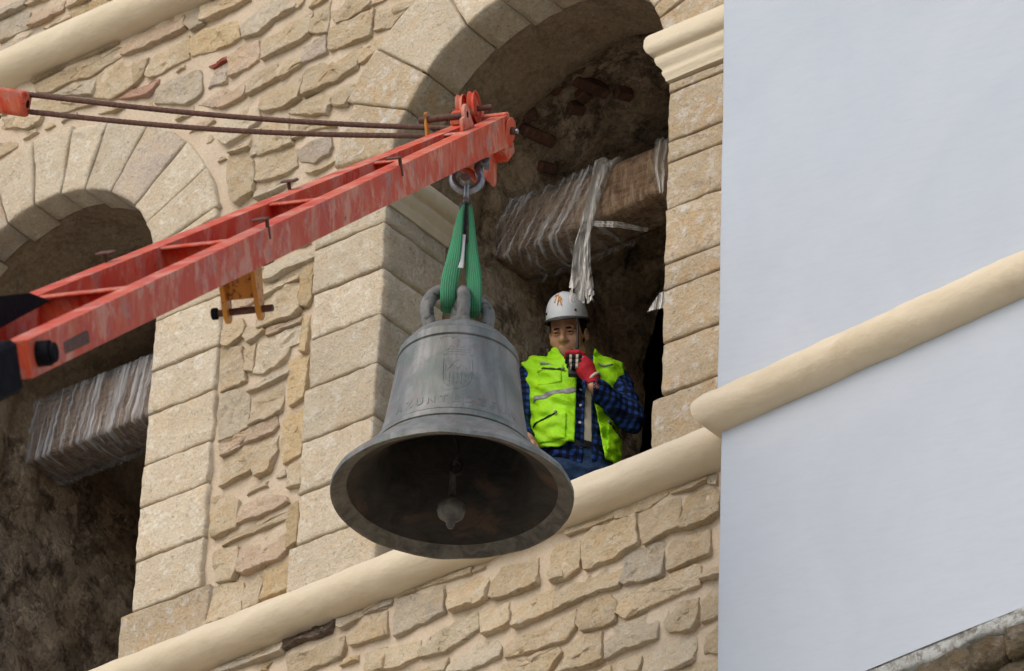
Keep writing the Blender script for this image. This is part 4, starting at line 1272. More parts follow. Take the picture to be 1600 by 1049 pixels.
def rad_at(z):
    pts = outer
    for (r0, z0), (r1, z1) in zip(pts[:-1], pts[1:]):
        if z0 <= z <= z1: return r0 + (r1 - r0) * (z - z0) / max(1e-6, z1 - z0)
    return 0.3
def on_bell(u, z, lift=0.0):
    """u metres round the bell from the camera side."""
    r_ = rad_at(z)
    a = -math.pi / 2 + u / r_
    return Vector(((r_ + lift) * math.cos(a), (r_ + lift) * math.sin(a), z))
# crown loops
def crown_loop(az, out_, top, rad, name='crown_loop'):
    d = Vector((math.cos(az), math.sin(az), 0))
    pts = []
    for t, (r_, z_) in enumerate([(0.120, .735), (out_ * .95, .775), (out_ * 1.08, .825), (out_ * 1.06, .88), (out_ * .86, top - 0.022), (out_ * .56, top - 0.006), (0.02, top - 0.03)]):
        pts.append(d * r_ + Vector((0, 0, z_)))
    # smooth
    S = []
    for i in range(len(pts) - 1):
        p0, p1, p2, p3 = pts[max(0, i - 1)], pts[i], pts[i + 1], pts[min(len(pts) - 1, i + 2)]
        for q in range(6):
            t = q / 6
            S.append(0.5 * ((2 * p1) + (p2 - p0) * t + (2 * p0 - 5 * p1 + 4 * p2 - p3) * t * t + (-p0 + 3 * p1 - 3 * p2 + p3) * t ** 3))
    S.append(pts[-1])
    rr = [rad * (1.18 if i < 3 else 1.0) * (1 + 0.10 * noise.noise(Vector((i * 0.5, az * 3, 0)))) for i in range(len(S))]
    v, f = tube(S, rr, 18)
    link_mesh(name, [p + (p - Vector((0, 0, .85))).normalized() * .004 * noise.fractal(Vector(p) * 16, .8, 2.1, 3) for p in v], f, MAT['crown'], bell)
crown_loop(R(180 + 12), 0.126, 0.950, 0.028)
crown_loop(R(8), 0.102, 0.930, 0.026)
crown_loop(R(-90 + 8), 0.070, 0.938, 0.026)
crown_loop(R(90 + 8), 0.100, 0.93, 0.028)
v, f = lathe([(0.0005, 0.72), (0.055, 0.74), (0.045, 0.78), (0.036, 0.84), (0.038, 0.88), (0.042, 0.91), (0.036, 0.935), (0.022, 0.944), (0.0005, 0.946)], 24)
link_mesh('crown_post', v, f, MAT['crown'], bell)
# raised lettering and shield on the waist
def letter(txt, u, z, size, name='raised_letter', mat=None, parent=None, lift=0.0, ext=0.0035, wrap=None, rot=0.0):
    cu = bpy.data.curves.new('lettering', 'FONT')
    cu.body = txt; cu.size = size; cu.extrude = ext; cu.bevel_depth = 0.0009; cu.align_x = 'CENTER'; cu.resolution_u = 3
    ob = bpy.data.objects.new('lettering', cu)
    COL.objects.link(ob)
    dg = bpy.context.evaluated_depsgraph_get()
    me = bpy.data.meshes.new_from_object(ob.evaluated_get(dg))
    bpy.data.objects.remove(ob); bpy.data.curves.remove(cu)
    for v_ in me.vertices:
        x_, y_ = v_.co.x * math.cos(rot) - v_.co.y * math.sin(rot), v_.co.x * math.sin(rot) + v_.co.y * math.cos(rot)
        v_.co = wrap(u + x_, z + y_, lift + v_.co.z)
    me.materials.clear(); me.materials.append(mat)
    o = bpy.data.objects.new(name, me); COL.objects.link(o); o.parent = parent
    return o
us = -0.248
for ch in 'AZUNTEDZEUN':
    if ch != ' ': letter(ch, us, 0.258 + random.uniform(-.002, .002), 0.050, mat=MAT['bell'], parent=bell, wrap=on_bell, ext=0.0009)
    us += 0.050
def relief(pts, rad, name='shield_relief'):
    P = [on_bell(u, z, -0.0002) for u, z in pts]
    S = []
    for a, b in zip(P[:-1], P[1:]):
        for q in range(4): S.append(a.lerp(b, q / 4))
    S.append(P[-1])
    return tube(S, rad * 0.55, 6)
vs, fs = [], []
def acc(vf):
    o_ = len(vs)
    vs.extend(vf[0]); fs.extend([tuple(i + o_ for i in f_) for f_ in vf[1]])
sh = [(-.056, .485), (-.056, .40), (-.052, .37), (-.036, .345), (0.0, .325), (.036, .345), (.052, .37), (.056, .40), (.056, .485), (-.056, .485)]
acc(relief(sh, .0042)); acc(relief([(u * .84, .405 + (z - .405) * .86) for u, z in sh], .002))
for u in (-.030, -.016, 0, .016, .030): acc(relief([(u, .352 if abs(u) < .02 else .362), (u, .408)], .0028))
acc(relief([(-.054, .412), (.054, .412)], .003))
acc(relief([(-.035, .43), (-.018, .455), (0, .43), (.018, .455), (.035, .43)], .003)); acc(relief([(-.015, .462), (0, .475), (.015, .462)], .003))
link_mesh('shield_relief', vs, fs, MAT['bell'], bell)
vs, fs = [], []
for z, w in ((.500, .058), (.513, .045), (.525, .050)): acc(relief([(-w, z), (-w * .3, z + .004), (w * .3, z + .002), (w, z)], .0034))
acc(relief([(-.04, .525), (-.03, .548), (-.012, .536), (0, .556), (.012, .536), (.03, .548), (.04, .525)], .003))
acc(relief([(-.075, .585), (-.045, .596), (-.022, .585), (-.01, .592)], .003)); acc(relief([(.075, .585), (.045, .596), (.022, .585), (.01, .592)], .003)); acc(relief([(0, .57), (0, .605)], .003))
link_mesh('crown_relief', vs, fs, MAT['bell'], bell)
# clapper
v, f = lathe([(0.0005, -.138), (.012, -.136), (.017, -.125), (.019, -.108), (.030, -.100), (.050, -.082), (.056, -.06), (.052, -.036), (.036, -.016), (.020, -.004), (.014, .02), (.012, .10), (.014, .13), (.0005, .132)], 28)
link_mesh('clapper', v, f, metal('dull_iron', (0.05, 0.046, 0.040), (0.13, 0.12, 0.10), 0.55, 0.3, 20), bell)
v, f = tube([(0.012 + .022 * math.cos(a), .008 * math.sin(a), .14 + .035 * math.sin(a)) for a in [i * math.pi / 8 for i in range(16)]], .007, 8, True)
link_mesh('clapper_ring', v, f, MAT['bell_in'], bell)
v, f = tube([(0.02 * math.sin(i * 1.2), 0.004 * math.cos(i), .16 + i * .045) for i in range(13)], .008, 8)
link_mesh('clapper_chain', v, f, MAT['bell_in'], bell)

# ================================================================== crane jib
O = Vector((0.659, -1.045, 15.263)); TB = Vector((-.3095, .70228, .6411)).normalized()
TS = TB.cross(ZUP).normalized(); TN = TS.cross(TB)
jib = thing('crane_jib', 'long worn red steel crane jib reaching across the tower and tapering to its tip', 'crane jib', (0, 0, 0))
JM = basis(O, TB, TS, TN)                                          # local (along, across, up) -> world
def half(t): return 0.089 + (0.2053 - 0.089) * (-t) / 5.5
RW, HH = 0.072, 0.123
def rail(sgn):
    bm = bmesh.new()
    st_ = [0.02] + [-0.25 * i for i in range(1, 30)] + [-7.42]
    prev = None
    for t in st_:
        w = half(min(0, t))
        h = HH - 0.0016 * max(0, -t)
        a, b = w * sgn, (w - RW) * sgn
        nz_ = 0.0015 * noise.noise(Vector((t * 2, sgn, 0)))
        ring_ = [bm.verts.new((t, a + nz_, 0)), bm.verts.new((t, b, 0)), bm.verts.new((t, b, -h)), bm.verts.new((t, a + nz_, -h))]
        if prev:
            for i in range(4): bm.faces.new((prev[i], prev[(i + 1) % 4], ring_[(i + 1) % 4], ring_[i]))
        else: bm.faces.new(ring_)
        prev = ring_
    bm.faces.new(prev)
    es = [e for e in bm.edges if len(e.link_faces) == 2 and e.calc_face_angle() > 1.0]
    bmesh.ops.bevel(bm, geom=es, offset=0.006, segments=2, affect='EDGES', profile=0.5)
    bmesh.ops.transform(bm, matrix=JM, verts=bm.verts)
    link_bm('rail', bm, MAT['red_paint'], jib, smooth=True)
rail(1); rail(-1)
def jbox(name, lo, hi, mat, bev=0.004, parent=None):
    bm = bmesh.new(); add_box(bm, lo, hi, bev, JM); return link_bm(name, bm, mat, parent or jib, smooth=True)
for t in (-0.62, -1.75, -3.25, -4.62, -5.98):                      # cross plates between the rails
    w = half(t) - RW + 0.004
    jbox('cross_plate', (t - 0.012, -w, -HH + 0.004), (t + 0.012, w, -0.004), MAT['red_paint'])
    jbox('cross_plate', (t - 0.05, -w, -0.012), (t + 0.012, w, -0.003), MAT['red_paint'], 0.003)
# bottom sheet inside the jib
bm = bmesh.new()
q = [bm.verts.new(p) for p in ((-0.05, -(half(-.05) - RW) - .01, -HH + .006), (-0.05, (half(-.05) - RW) + .01, -HH + .006), (-7.2, half(-7.2) - RW + .01, -HH + .012), (-7.2, -(half(-7.2) - RW) - .01, -HH + .012))]
f_ = bm.faces.new(q); bmesh.ops.solidify(bm, geom=[f_], thickness=0.006)
bmesh.ops.transform(bm, matrix=JM, verts=bm.verts)
link_bm('bottom_plate', bm, MAT['red_paint'], jib)
# nose
jbox('nose_plate', (0.0, -0.088, -0.135), (0.05, 0.088, 0.012), MAT['red_paint'], 0.006)
jbox('nose_block', (-0.28, -0.089, 0.002), (0.03, -0.012, 0.034), MAT['red_paint'], 0.006)
jbox('nose_block', (-0.30, -0.078, 0.036), (0.02, -0.02, 0.06), MAT['red_paint'], 0.006)
def jplate(name, outline, s0, s1, mat, parent=None):
    """Plate cut from an outline in (along, up), between s0 and s1 across."""
    bm = bmesh.new()
    a = [bm.verts.new((t, s0, n_)) for t, n_ in outline]; b = [bm.verts.new((t, s1, n_)) for t, n_ in outline]
    bm.faces.new(a); bm.faces.new(b[::-1])
    for i in range(len(a)): bm.faces.new((a[i], a[(i + 1) % len(a)], b[(i + 1) % len(a)], b[i]))
    bmesh.ops.bevel(bm, geom=bm.edges[:], offset=0.002, segments=1, affect='EDGES')
    bmesh.ops.transform(bm, matrix=JM, verts=bm.verts)
    return link_bm(name, bm, mat, parent or jib)
def arc(c, r, a0, a1, n=12): return [(c[0] + r * math.cos(R(a0 + (a1 - a0) * i / n)), c[1] + r * math.sin(R(a0 + (a1 - a0) * i / n))) for i in range(n + 1)]
def jcyl(name, p0, p1, r0, mat, r1=None, seg=24, parent=None):
    bm = bmesh.new(); vs_ = add_cyl(bm, p0, p1, r0, r1, seg)
    bmesh.ops.bevel(bm, geom=[e for e in bm.edges if len(e.link_faces) == 2 and e.calc_face_angle() > 1.0], offset=min(0.003, r0 * 0.2), segments=1, affect='EDGES')
    bmesh.ops.transform(bm, matrix=JM, verts=bm.verts); return link_bm(name, bm, mat, parent or jib, smooth=True)
def sheave(c, s0, R_, wd, name='sheave'):
    prof = [(0.012, -wd), (R_ * .45, -wd), (R_ * .5, -wd * .45), (R_ * .86, -wd * .45), (R_ * .9, -wd), (R_, -wd), (R_ * .97, -wd * .7), (R_ * .84, 0), (R_ * .97, wd * .7), (R_, wd), (R_ * .9, wd), (R_ * .86, wd * .45), (R_ * .5, wd * .45), (R_ * .45, wd), (0.012, wd)]
    v, f = lathe(prof, 40)
    v = [JM @ Vector((c[0] + x, s0 + z, c[1] + y)) for x, y, z in v]
    o = link_mesh(name, v, f, MAT['red_paint'], jib); o.data.set_sharp_from_angle(angle=R(30))
sheave((-0.155, 0.055), -0.010, 0.072, 0.014)
sheave((-0.165, 0.050), -0.058, 0.070, 0.014)
jcyl('sheave_pin', (-0.158, -0.10, 0.052), (-0.158, 0.065, 0.052), 0.012, MAT['rust'])
jplate('lug_plate', [(-0.66, 0.0), (-0.44, 0.0)] + arc((-0.545, 0.052), 0.05, 0, 180) + [(-0.64, 0.05)], 0.034, 0.048, MAT['red_paint'])
jcyl('lug_hole', (-0.545, 0.03, 0.058), (-0.545, 0.0495, 0.058), 0.016, MAT['black'])
jcyl('cross_bar', (-0.545, 0.034, 0.055), (-0.545, -0.155, 0.055), 0.014, MAT['rust'])
jplate('yellow_tab', [(-0.585, -0.02), (-0.535, -0.02), (-0.52, 0.085), (-0.56, 0.085)], -0.128, -0.118, MAT['yellow'])
jplate('nose_fin', [(0.03, -0.10), (0.085, -0.12), (0.09, -0.16), (-0.06, -0.185), (-0.1, -0.125)], 0.02, 0.082, MAT['red_paint'])
for sx in (-0.030, 0.022):
    jplate('hanger_plate', [(-0.62, -0.11), (-0.05, -0.11)] + [(-0.06, -0.20)] + arc((-0.14, -0.215), 0.06, 0, -140, 8) + [(-0.40, -0.19), (-0.56, -0.15)], sx, sx + 0.010, MAT['red_paint'])
jcyl('hanger_pin', (-0.44, -0.065, -0.145), (-0.44, 0.065, -0.145), 0.018, MAT['steel'])
# small hooks standing on the rails
def hook(t, sgn, bend):
    w = half(t) * sgn
    bm = bmesh.new()
    add_cyl(bm, (t, w * 0.97 + .004 * sgn, -0.04 if sgn > 0 else -0.01), (t, w * 0.97 + .004 * sgn, 0.030), 0.0070, seg=10)
    if bend == 'L': add_box(bm, (t - 0.03, w * 0.97 - 0.045, 0.026), (t + 0.02, w * 0.97 + 0.010, 0.034), 0.003)
    else: add_box(bm, (t - 0.03, w * 0.97 - 0.030, 0.028), (t + 0.03, w * 0.97 + 0.030, 0.036), 0.004)
    bmesh.ops.transform(bm, matrix=JM, verts=bm.verts)
    link_bm('guide_hook', bm, MAT['rust'], jib)
hook(-2.15, 1, 'L'); hook(-4.35, 1, 'L'); hook(-2.75, -1, 'T'); hook(-5.05, -1, 'T')
# yellow bracket hanging under the right-hand rail
for s0 in (-0.066, 0.050):
    jplate('bracket_lug', [(-4.15, -.11), (-4.03, -.11), (-4.075, -.30)] + arc((-4.11, -.302), .034, 0, -180, 8) + [(-4.145, -.29)], s0 - .008, s0 + .008, MAT['yellow'])
jbox('bracket_plate', (-4.115, -0.060, -0.255), (-4.10, 0.044, -0.11), MAT['yellow'], 0.002)
jcyl('bracket_pin', (-4.11, -0.105, -0.296), (-4.11, 0.098, -0.296), 0.0125, MAT['rust'], seg=16)
jcyl('bracket_pin_head', (-4.11, -0.122, -0.296), (-4.11, -0.100, -0.296), 0.021, MAT['black'], seg=16)
jbox('bracket_clamp', (-4.12, 0.045, -0.150), (-4.0, 0.095, -0.118), MAT['black'])
# root end: black head of the boom
jbox('boom_head', (-8.9, -0.27, -0.14), (-7.50, 0.243, 0.015), MAT['black'], 0.015)
jcyl('pivot_pin', (-7.33, 0.19, -0.052), (-7.33, 0.285, -0.052), 0.038, MAT['black'], seg=28)
jcyl('pivot_cap', (-7.33, 0.285, -0.052), (-7.33, 0.300, -0.052), 0.030, MAT['black'], seg=28)
jplate('gusset', [(-6.9, -0.02), (-6.24, 0.0), (-6.45, 0.05), (-6.9, 0.09)], -0.22, -0.03, MAT['black'])
jbox('rail_window', (-7.05, half(-6.9) - 0.02, -0.090), (-6.78, half(-6.9) + 0.0045, -0.052), MAT['rust'], 0.003)
jbox('boom_section', (-10.6, -0.24, -0.14), (-8.85, 0.215, 0.0), MAT['black'], 0.03)
jcyl('mast_post', (-6.75, -0.31, -0.2), (-6.75, -0.31, 0.45), 0.04, MAT['mast'], seg=20)

# tie rods and the red link they run to
def at_depth(px, py, d):
    return cam_loc + (cam_f + cam_x * ((px - 800) / 9170) + cam_y * ((524.5 - py) / 9170)) * d
D0 = (O - cam_loc).dot(cam_f)
def threaded(name, p0, p1, label, r=0.0118):
    d = (p1 - p0); L = d.length
    n_ = int(L / 0.012)
    pts = [p0 + d * (i / n_) + Vector((0, 0, -0.035 * math.sin(math.pi * i / n_))) for i in range(n_ + 1)]
    v, f = tube(pts, [r * (1.0 if i % 2 else 0.93) for i in range(n_ + 1)], 10)
    o = link_mesh(name, v, f, MAT['rust'], None, smooth=False)
    return tag(o, label, 'tie rod', 'threaded rods holding the jib')
DN = (JM @ Vector((0, 0.115, -0.05)) - cam_loc).dot(cam_f)
DL = DN + 0.75
R0, R1 = at_depth(46, 148, DL), at_depth(775, 203, DN)
threaded('tie_rod', R0, R1, 'upper rusty threaded rod running to the disc at the jib tip')
threaded('tie_rod', at_depth(46, 175, DL), at_depth(705, 213, DN + 0.05), 'lower rusty threaded rod passing behind the red jib')
rx = (R1 - R0).normalized(); ry = ZUP.cross(rx).normalized(); rz = rx.cross(ry)
RM = basis(R1, rx, ry, rz)
def rcyl(name, x0, x1, r0, mat, seg=28, r1=None):
    bm = bmesh.new(); add_cyl(bm, (x0, 0, 0), (x1, 0, 0), r0, r1, seg)
    bmesh.ops.bevel(bm, geom=[e for e in bm.edges if len(e.link_faces) == 2 and e.calc_face_angle() > 1.0], offset=min(0.003, r0 * 0.2), segments=1, affect='EDGES')
    bmesh.ops.transform(bm, matrix=RM, verts=bm.verts); return link_bm(name, bm, mat, jib, smooth=True)
rcyl('rod_sleeve', 0.000, 0.034, 0.026, MAT['red_paint'])
rcyl('sleeve_bore', -0.004, 0.001, 0.019, MAT['black'])
rcyl('end_disc', 0.060, 0.067, 0.056, MAT['red_paint'], 36)
rcyl('end_nut', 0.067, 0.086, 0.019, MAT['rust'], 6)
rcyl('rod_end', 0.086, 0.098, 0.011, MAT['steel'], 16)
v, f = tube([RM @ Vector((0.034 + i * 0.0012, 0.020 * math.cos(i * .75), 0.020 * math.sin(i * .75))) for i in range(22)], 0.0042, 6)
link_mesh('spring_washer', v, f, MAT['rust'], jib)

lk = thing('rod_link', 'worn red steel link block with a pin hole gripping the two rods', 'link', tuple(at_depth(22, 160, DL)))
ax = (at_depth(46, 164, DL) - at_depth(-100, 142, DL + 0.12)).normalized()
ay = cam_f.cross(ax).normalized(); az = ax.cross(ay)
lm = basis(Vector((0, 0, 0)), ax, ay, az)
bm = bmesh.new()
add_box(bm, (-0.95, -0.055, -0.05), (0.062, 0.055, 0.05), 0.018, lm, 3)
link_bm('link_block', bm, MAT['red_paint'], lk, smooth=True)
bm = bmesh.new()
add_cyl(bm, lm @ Vector((0.05, 0.0, 0.0)), lm @ Vector((0.0635, 0.0, 0.0)), 0.017, seg=16)
link_bm('pin_hole', bm, MAT['black'], lk)
bm = bmesh.new()
add_box(bm, (-0.95, 0.058, -0.04), (-0.06, 0.085, 0.04), 0.01, lm)
link_bm('link_strap', bm, MAT['black'], lk)

# ================================================================== shackles and slings
er, ef = right_h, -fwd_h                                           # across the picture / towards the camera side
def axis_pt(h, a=0.0, b=0.0): return Vector((BX, BY, BZ + h)) + er * a + ef * b
sh1 = thing('bow_shackle', 'large grey steel bow shackle hanging under the jib tip', 'shackle', tuple(axis_pt(1.50)))
pts = [axis_pt(1.60, -0.040)]
for q in range(15):
    an = R(150) + R(240) * q / 14
    pts.append(axis_pt(1.503 + 0.056 * math.sin(an), 0.056 * math.cos(an)))
pts.append(axis_pt(1.60, 0.040))
v, f = tube([p - sh1.location for p in pts], 0.0165, 14)
link_mesh('bow', v, f, MAT['steel'], sh1)
bm = bmesh.new()
add_cyl(bm, axis_pt(1.585, -0.075) - sh1.location, axis_pt(1.585, 0.085) - sh1.location, 0.017, seg=16)
add_cyl(bm, axis_pt(1.585, 0.066) - sh1.location, axis_pt(1.585, 0.088) - sh1.location, 0.028, seg=6)
link_bm('pin', bm, MAT['steel'], sh1, smooth=True)
sh2 = thing('shackle', 'smaller dark steel shackle joining the big shackle to the green slings', 'shackle', tuple(axis_pt(1.43)))
pts = []
for q in range(13):
    an = R(-20) + R(220) * q / 12
    pts.append(axis_pt(1.452 + 0.036 * math.sin(an), 0.0, 0.030 * math.cos(an)))
pts = [axis_pt(1.37, 0, 0.024)] + pts + [axis_pt(1.37, 0, -0.024)]
v, f = tube([p - sh2.location for p in pts], 0.0105, 12)
link_mesh('bow', v, f, MAT['steel'], sh2)
bm = bmesh.new()
add_cyl(bm, axis_pt(1.375, 0, -0.045) - sh2.location, axis_pt(1.375, 0, 0.048) - sh2.location, 0.012, seg=14)
add_cyl(bm, axis_pt(1.470, -0.005, 0.028) - sh2.location, axis_pt(1.470, -0.005, 0.066) - sh2.location, 0.021, seg=12)
link_bm('pin', bm, MAT['steel'], sh2, smooth=True)
def strap(parent, path, width, side, name, mat, thick=0.005):
    P = [Vector(p) for p in path]
    S = []
    for i in range(len(P) - 1):
        p0, p1, p2, p3 = P[max(0, i - 1)], P[i], P[i + 1], P[min(len(P) - 1, i + 2)]
        n_ = max(3, int((p2 - p1).length / 0.02))
        for q in range(n_):
            t = q / n_
            S.append(0.5 * ((2 * p1) + (p2 - p0) * t + (2 * p0 - 5 * p1 + 4 * p2 - p3) * t * t + (-p0 + 3 * p1 - 3 * p2 + p3) * t ** 3))
    S.append(P[-1])
    verts, faces, uvs = [], [], []
    m = 6; L = 0
    for i, p in enumerate(S):
        if i: L += (p - S[i - 1]).length
        tg = (S[min(i + 1, len(S) - 1)] - S[max(0, i - 1)]).normalized()
        e = i / (len(S) - 1)
        sd = (side[0] * (1 - e) + side[1] * e).normalized()
        w = width[0] + (width[1] - width[0]) * min(1, e * 1.6)
        nn = tg.cross(sd).normalized()
        for layer in (0, 1):
            for j in range(m + 1):
                u = j / m - .5
                bow_ = 0.10 * w * (1 - 4 * u * u)
                verts.append(tuple(p + sd * u * w + nn * (bow_ + (layer - .5) * thick) - parent.location)); uvs.append((u + .5, L))
    n2 = 2 * (m + 1)
    for i in range(len(S) - 1):
        a, b = i * n2, (i + 1) * n2
        for j in range(m):
            faces.append((a + j, a + j + 1, b + j + 1, b + j)); faces.append((a + m + 1 + j, b + m + 1 + j, b + m + 2 + j, a + m + 2 + j))
        faces.append((a, b, b + m + 1, a + m + 1)); faces.append((a + m, a + 2 * m + 1, b + 2 * m + 1, b + m))
    return link_mesh(name, verts, faces, mat, parent, uvs=uvs)
MAT['sleeve'] = plain('grey_rubber_sleeve', (0.07, 0.06, 0.055), 0.8, 0, 0.4, 40, 0.3)
MAT['label'] = plain('white_sling_label', (0.62, 0.62, 0.60), 0.7)
for sg, lab in ((-1, 'green webbing sling through the crown loop nearer the rubble pillar'), (1, 'green webbing sling through the crown loop nearer the worker')):
    sl = thing('lifting_sling', lab, 'sling', tuple(axis_pt(1.36, sg * 0.01)), 0, 'green lifting slings')
    xb = -0.052 if sg < 0 else 0.050
    bt = 0.880 if sg < 0 else 0.862
    s_f = er * 0.96 + ef * 0.28 * sg; s_t = er * 0.5 + ef * 0.85
    strap(sl, [axis_pt(1.362, sg * .012, .016), axis_pt(1.30, sg * .020, .034), axis_pt(1.12, sg * .034, .050), axis_pt(0.97, xb, .050), axis_pt(bt + .022, xb, .040), axis_pt(bt, xb, .012)], (0.035, 0.064), (s_t, s_f), 'sling_leg', MAT['webbing'])
    strap(sl, [axis_pt(bt, xb, .012), axis_pt(bt + .004, xb, -.03), axis_pt(0.97, xb, -.058), axis_pt(1.12, sg * .026, -.06), axis_pt(1.30, sg * .010, -.034), axis_pt(1.362, sg * .008, -.012)], (0.062, 0.04), (s_f, s_t), 'sling_leg', MAT['webbing'])
    v, f = tube([axis_pt(h, sg * (.010 + (1.362 - h) * .03), .012 + (1.362 - h) * .10) - sl.location for h in (1.375, 1.34, 1.28, 1.22, 1.17)], [.014, .016, .017, .017, .016], 12)
    link_mesh('eye_sleeve', v, f, MAT['sleeve'], sl)
    v, f = tube([axis_pt(h, sg * (.006 + (1.362 - h) * .05), -.012 - (1.362 - h) * .10) - sl.location for h in (1.375, 1.34, 1.28, 1.22)], [.013, .015, .016, .016], 12)
    link_mesh('eye_sleeve', v, f, MAT['sleeve'], sl)
    if sg < 0:
        strap(sl, [axis_pt(1.20, -.004, .050), axis_pt(1.14, -.006, .056), axis_pt(1.07, -.008, .058), axis_pt(1.035, -.009, .058)], (0.020, 0.024), (er, er), 'label_tag', MAT['label'], 0.003)

# ================================================================== the worker in the arch
MS = 1.04
BELT = 0.986
FLOOR = 15.074 - BELT * MS
man = thing('person', 'worker in white hard hat and lime vest speaking into a radio in the arch', 'person', (-0.4825, 1.05, FLOOR), PHI)
man.scale = (MS, MS, MS)
def L(a, b, c): return (a, -b, c + BELT)                           # a across the picture, b towards the viewer, c above the belt
def skin_mat():
    k = NB('tan_skin', 0.5, spec=0.4)
    v = k.coord()
    f = k.noise(v, 30, 4, 0.6)
    k.b.inputs['Subsurface Weight'].default_value = 0.08
    k.b.inputs['Subsurface Radius'].default_value = (0.02, 0.008, 0.004)
    return k.done(k.mix(k.ramp(f, [(0.3, 0), (0.7, 1)]), (0.52, 0.26, 0.15), (0.60, 0.33, 0.205)))
MAT['skin'] = skin_mat()
def plaid_mat():
    k = NB('blue_black_check_cotton', 0.85, spec=0.15)
    v = k.coord((1, 1, 1), rot=(0.0, 0.0, 0.0))
    s = k.sep(v)
    def stripes(x): return k.math('GREATER_THAN', k.math('SINE', k.math('MULTIPLY', x, 2 * math.pi / 0.034)), 0.0)
    sx = stripes(k.math('ADD', s[0], k.math('MULTIPLY', s[1], 0.55))); sz = stripes(k.math('ADD', s[2], k.math('MULTIPLY', s[1], 0.25)))
    t = k.math('MULTIPLY', k.math('ADD', sx, sz), 0.5)
    col = k.ramp(t, [(0.0, (0.020, 0.065, 0.24)), (0.4, (0.008, 0.018, 0.062)), (0.8, (0.006, 0.007, 0.011))], 'CONSTANT')
    col = k.mix(0.35, col, k.ramp(k.noise(v, 300, 3), [(0.3, 0.6), (0.7, 1.4)]), 'MULTIPLY')
    k.bump(k.noise(v, 16, 4), 0.4, 0.02)
    return k.done(col)
MAT['plaid'] = plaid_mat()
def vest_mat():
    k = NB('lime_vest_polyester', 0.6, spec=0.3)
    v = k.coord()
    k.bump(k.math('ADD', k.noise(k.coord((1.5, 1.5, 1.0)), 11, 5, 0.6, 1.5), k.math('MULTIPLY', k.noise(v, 240, 2), 0.05)), 0.3, 0.03)
    return k.done(k.mix(k.ramp(k.noise(v, 9, 4), [(0.3, 0), (0.7, 1)]), (0.36, 0.78, 0.008), (0.43, 0.86, 0.012)))
MAT['vest'] = vest_mat()
MAT['grey_tape'] = plain('grey_reflective_tape', (0.26, 0.26, 0.25), 0.45, 0.1)
MAT['cream_shirt'] = plain('cream_cotton', (0.58, 0.51, 0.37), 0.9, 0, 0.08, 14, 0.3)
MAT['denim'] = plain('blue_denim', (0.022, 0.05, 0.115), 0.9, 0, 0.35, 60, 0.3)
MAT['hatwhite'] = plain('white_helmet_shell', (0.78, 0.81, 0.82), 0.38, 0, 0.03, 12, 0, 0.5)
MAT['blackp'] = plain('black_plastic', (0.012, 0.012, 0.013), 0.45, 0, 0.2)
MAT['darkhair'] = plain('black_hair', (0.010, 0.008, 0.007), 0.6, 0, 0.4, 80, 0.5)
MAT['glove_red'] = plain('red_knit_glove', (0.42, 0.012, 0.022), 0.8, 0, 0.25, 60, 0.3)
MAT['orange'] = plain('orange_sticker', (0.70, 0.30, 0.03), 0.5)
MAT['eyewhite'] = plain('eye_white', (0.20, 0.175, 0.15), 0.3)
MAT['lips'] = plain('lips', (0.26, 0.085, 0.065), 0.5)

# --- head frame: looks to the viewer's left and down
yaw, pit = R(17), R(25)
f0 = Vector((-math.sin(yaw), -math.cos(yaw), 0))                   # local coordinates: -y is towards the viewer
rh = Vector((math.cos(yaw), -math.sin(yaw), 0))
fh_ = (f0 * math.cos(pit) - ZUP * math.sin(pit)).normalized()
uh = (ZUP * math.cos(pit) + f0 * math.sin(pit)).normalized()
HC = Vector(L(-0.032, 0.065, 0.602))
def H(x, y, z): return tuple(HC + rh * x + fh_ * y + uh * z)
HR = np.array([[rh[i], fh_[i], uh[i]] for i in range(3)])
RES = 0.0055
F = Field((-0.36, -0.37, -0.02), (0.38, 0.24, BELT + 0.86), RES)
# torso
F.ell(L(0, 0.0, -0.06), (0.172, 0.120, 0.14), 0.04)
F.ell(L(0, 0.02, 0.10), (0.160, 0.128, 0.18), 0.06)
F.ell(L(0, 0.025, 0.29), (0.172, 0.118, 0.17), 0.06)
F.cap(L(-.145, .015, .405), .062, L(.145, .015, .405), .062, 0.05)
F.cap(L(0, .0, .41), .075, L(-.003, .03, .50), .056, 0.05)
TORSO = F.d.copy()
# arms
EL, WL = L(.245, .13, .150), L(.080, .262, .217)                  # bent arm with the radio
ER, WR = L(-.235, .05, .13), L(-.205, .24, -.05)
F.cap(L(.175, .015, .40), .056, EL, .043, 0.03); F.cap(EL, .043, WL, .029, 0.02)
F.cap(L(-.175, .015, .40), .056, ER, .043, 0.03); F.cap(ER, .043, WR, .029, 0.02)
CLOTH = F.d.copy()
# the resting hand
hand = np.array(WR)
F.ell(L(-.200, .285, -.085), (.040, .030, .045), 0.015)
for i in range(4):
    a0 = -.228 + .020 * i
    F.cap(L(a0, .305, -.10), .0105, L(a0 + .004, .325, -.135), .0095, 0.006); F.cap(L(a0 + .004, .325, -.135), .0095, L(a0 + .006, .318, -.165 + .004 * abs(i - 1.5)), .0085, 0.006)
F.cap(L(-.168, .28, -.08), .012, L(-.148, .30, -.12), .010, 0.008); F.cap(L(-.148, .30, -.12), .010, L(-.150, .305, -.148), .009, 0.006)
# legs and feet
for sg in (-1, 1):
    F.cap(L(.088 * sg, 0, -.10), .092, L(.098 * sg, .025, -.50), .060, 0.04); F.cap(L(.098 * sg, .025, -.50), .060, L(.10 * sg, -.01, -.90), .040, 0.03)
    F.cap(L(.10 * sg, -.03, -.935), .042, L(.115 * sg, .12, -.945), .036, 0.03)
LEGS = F.d.copy()
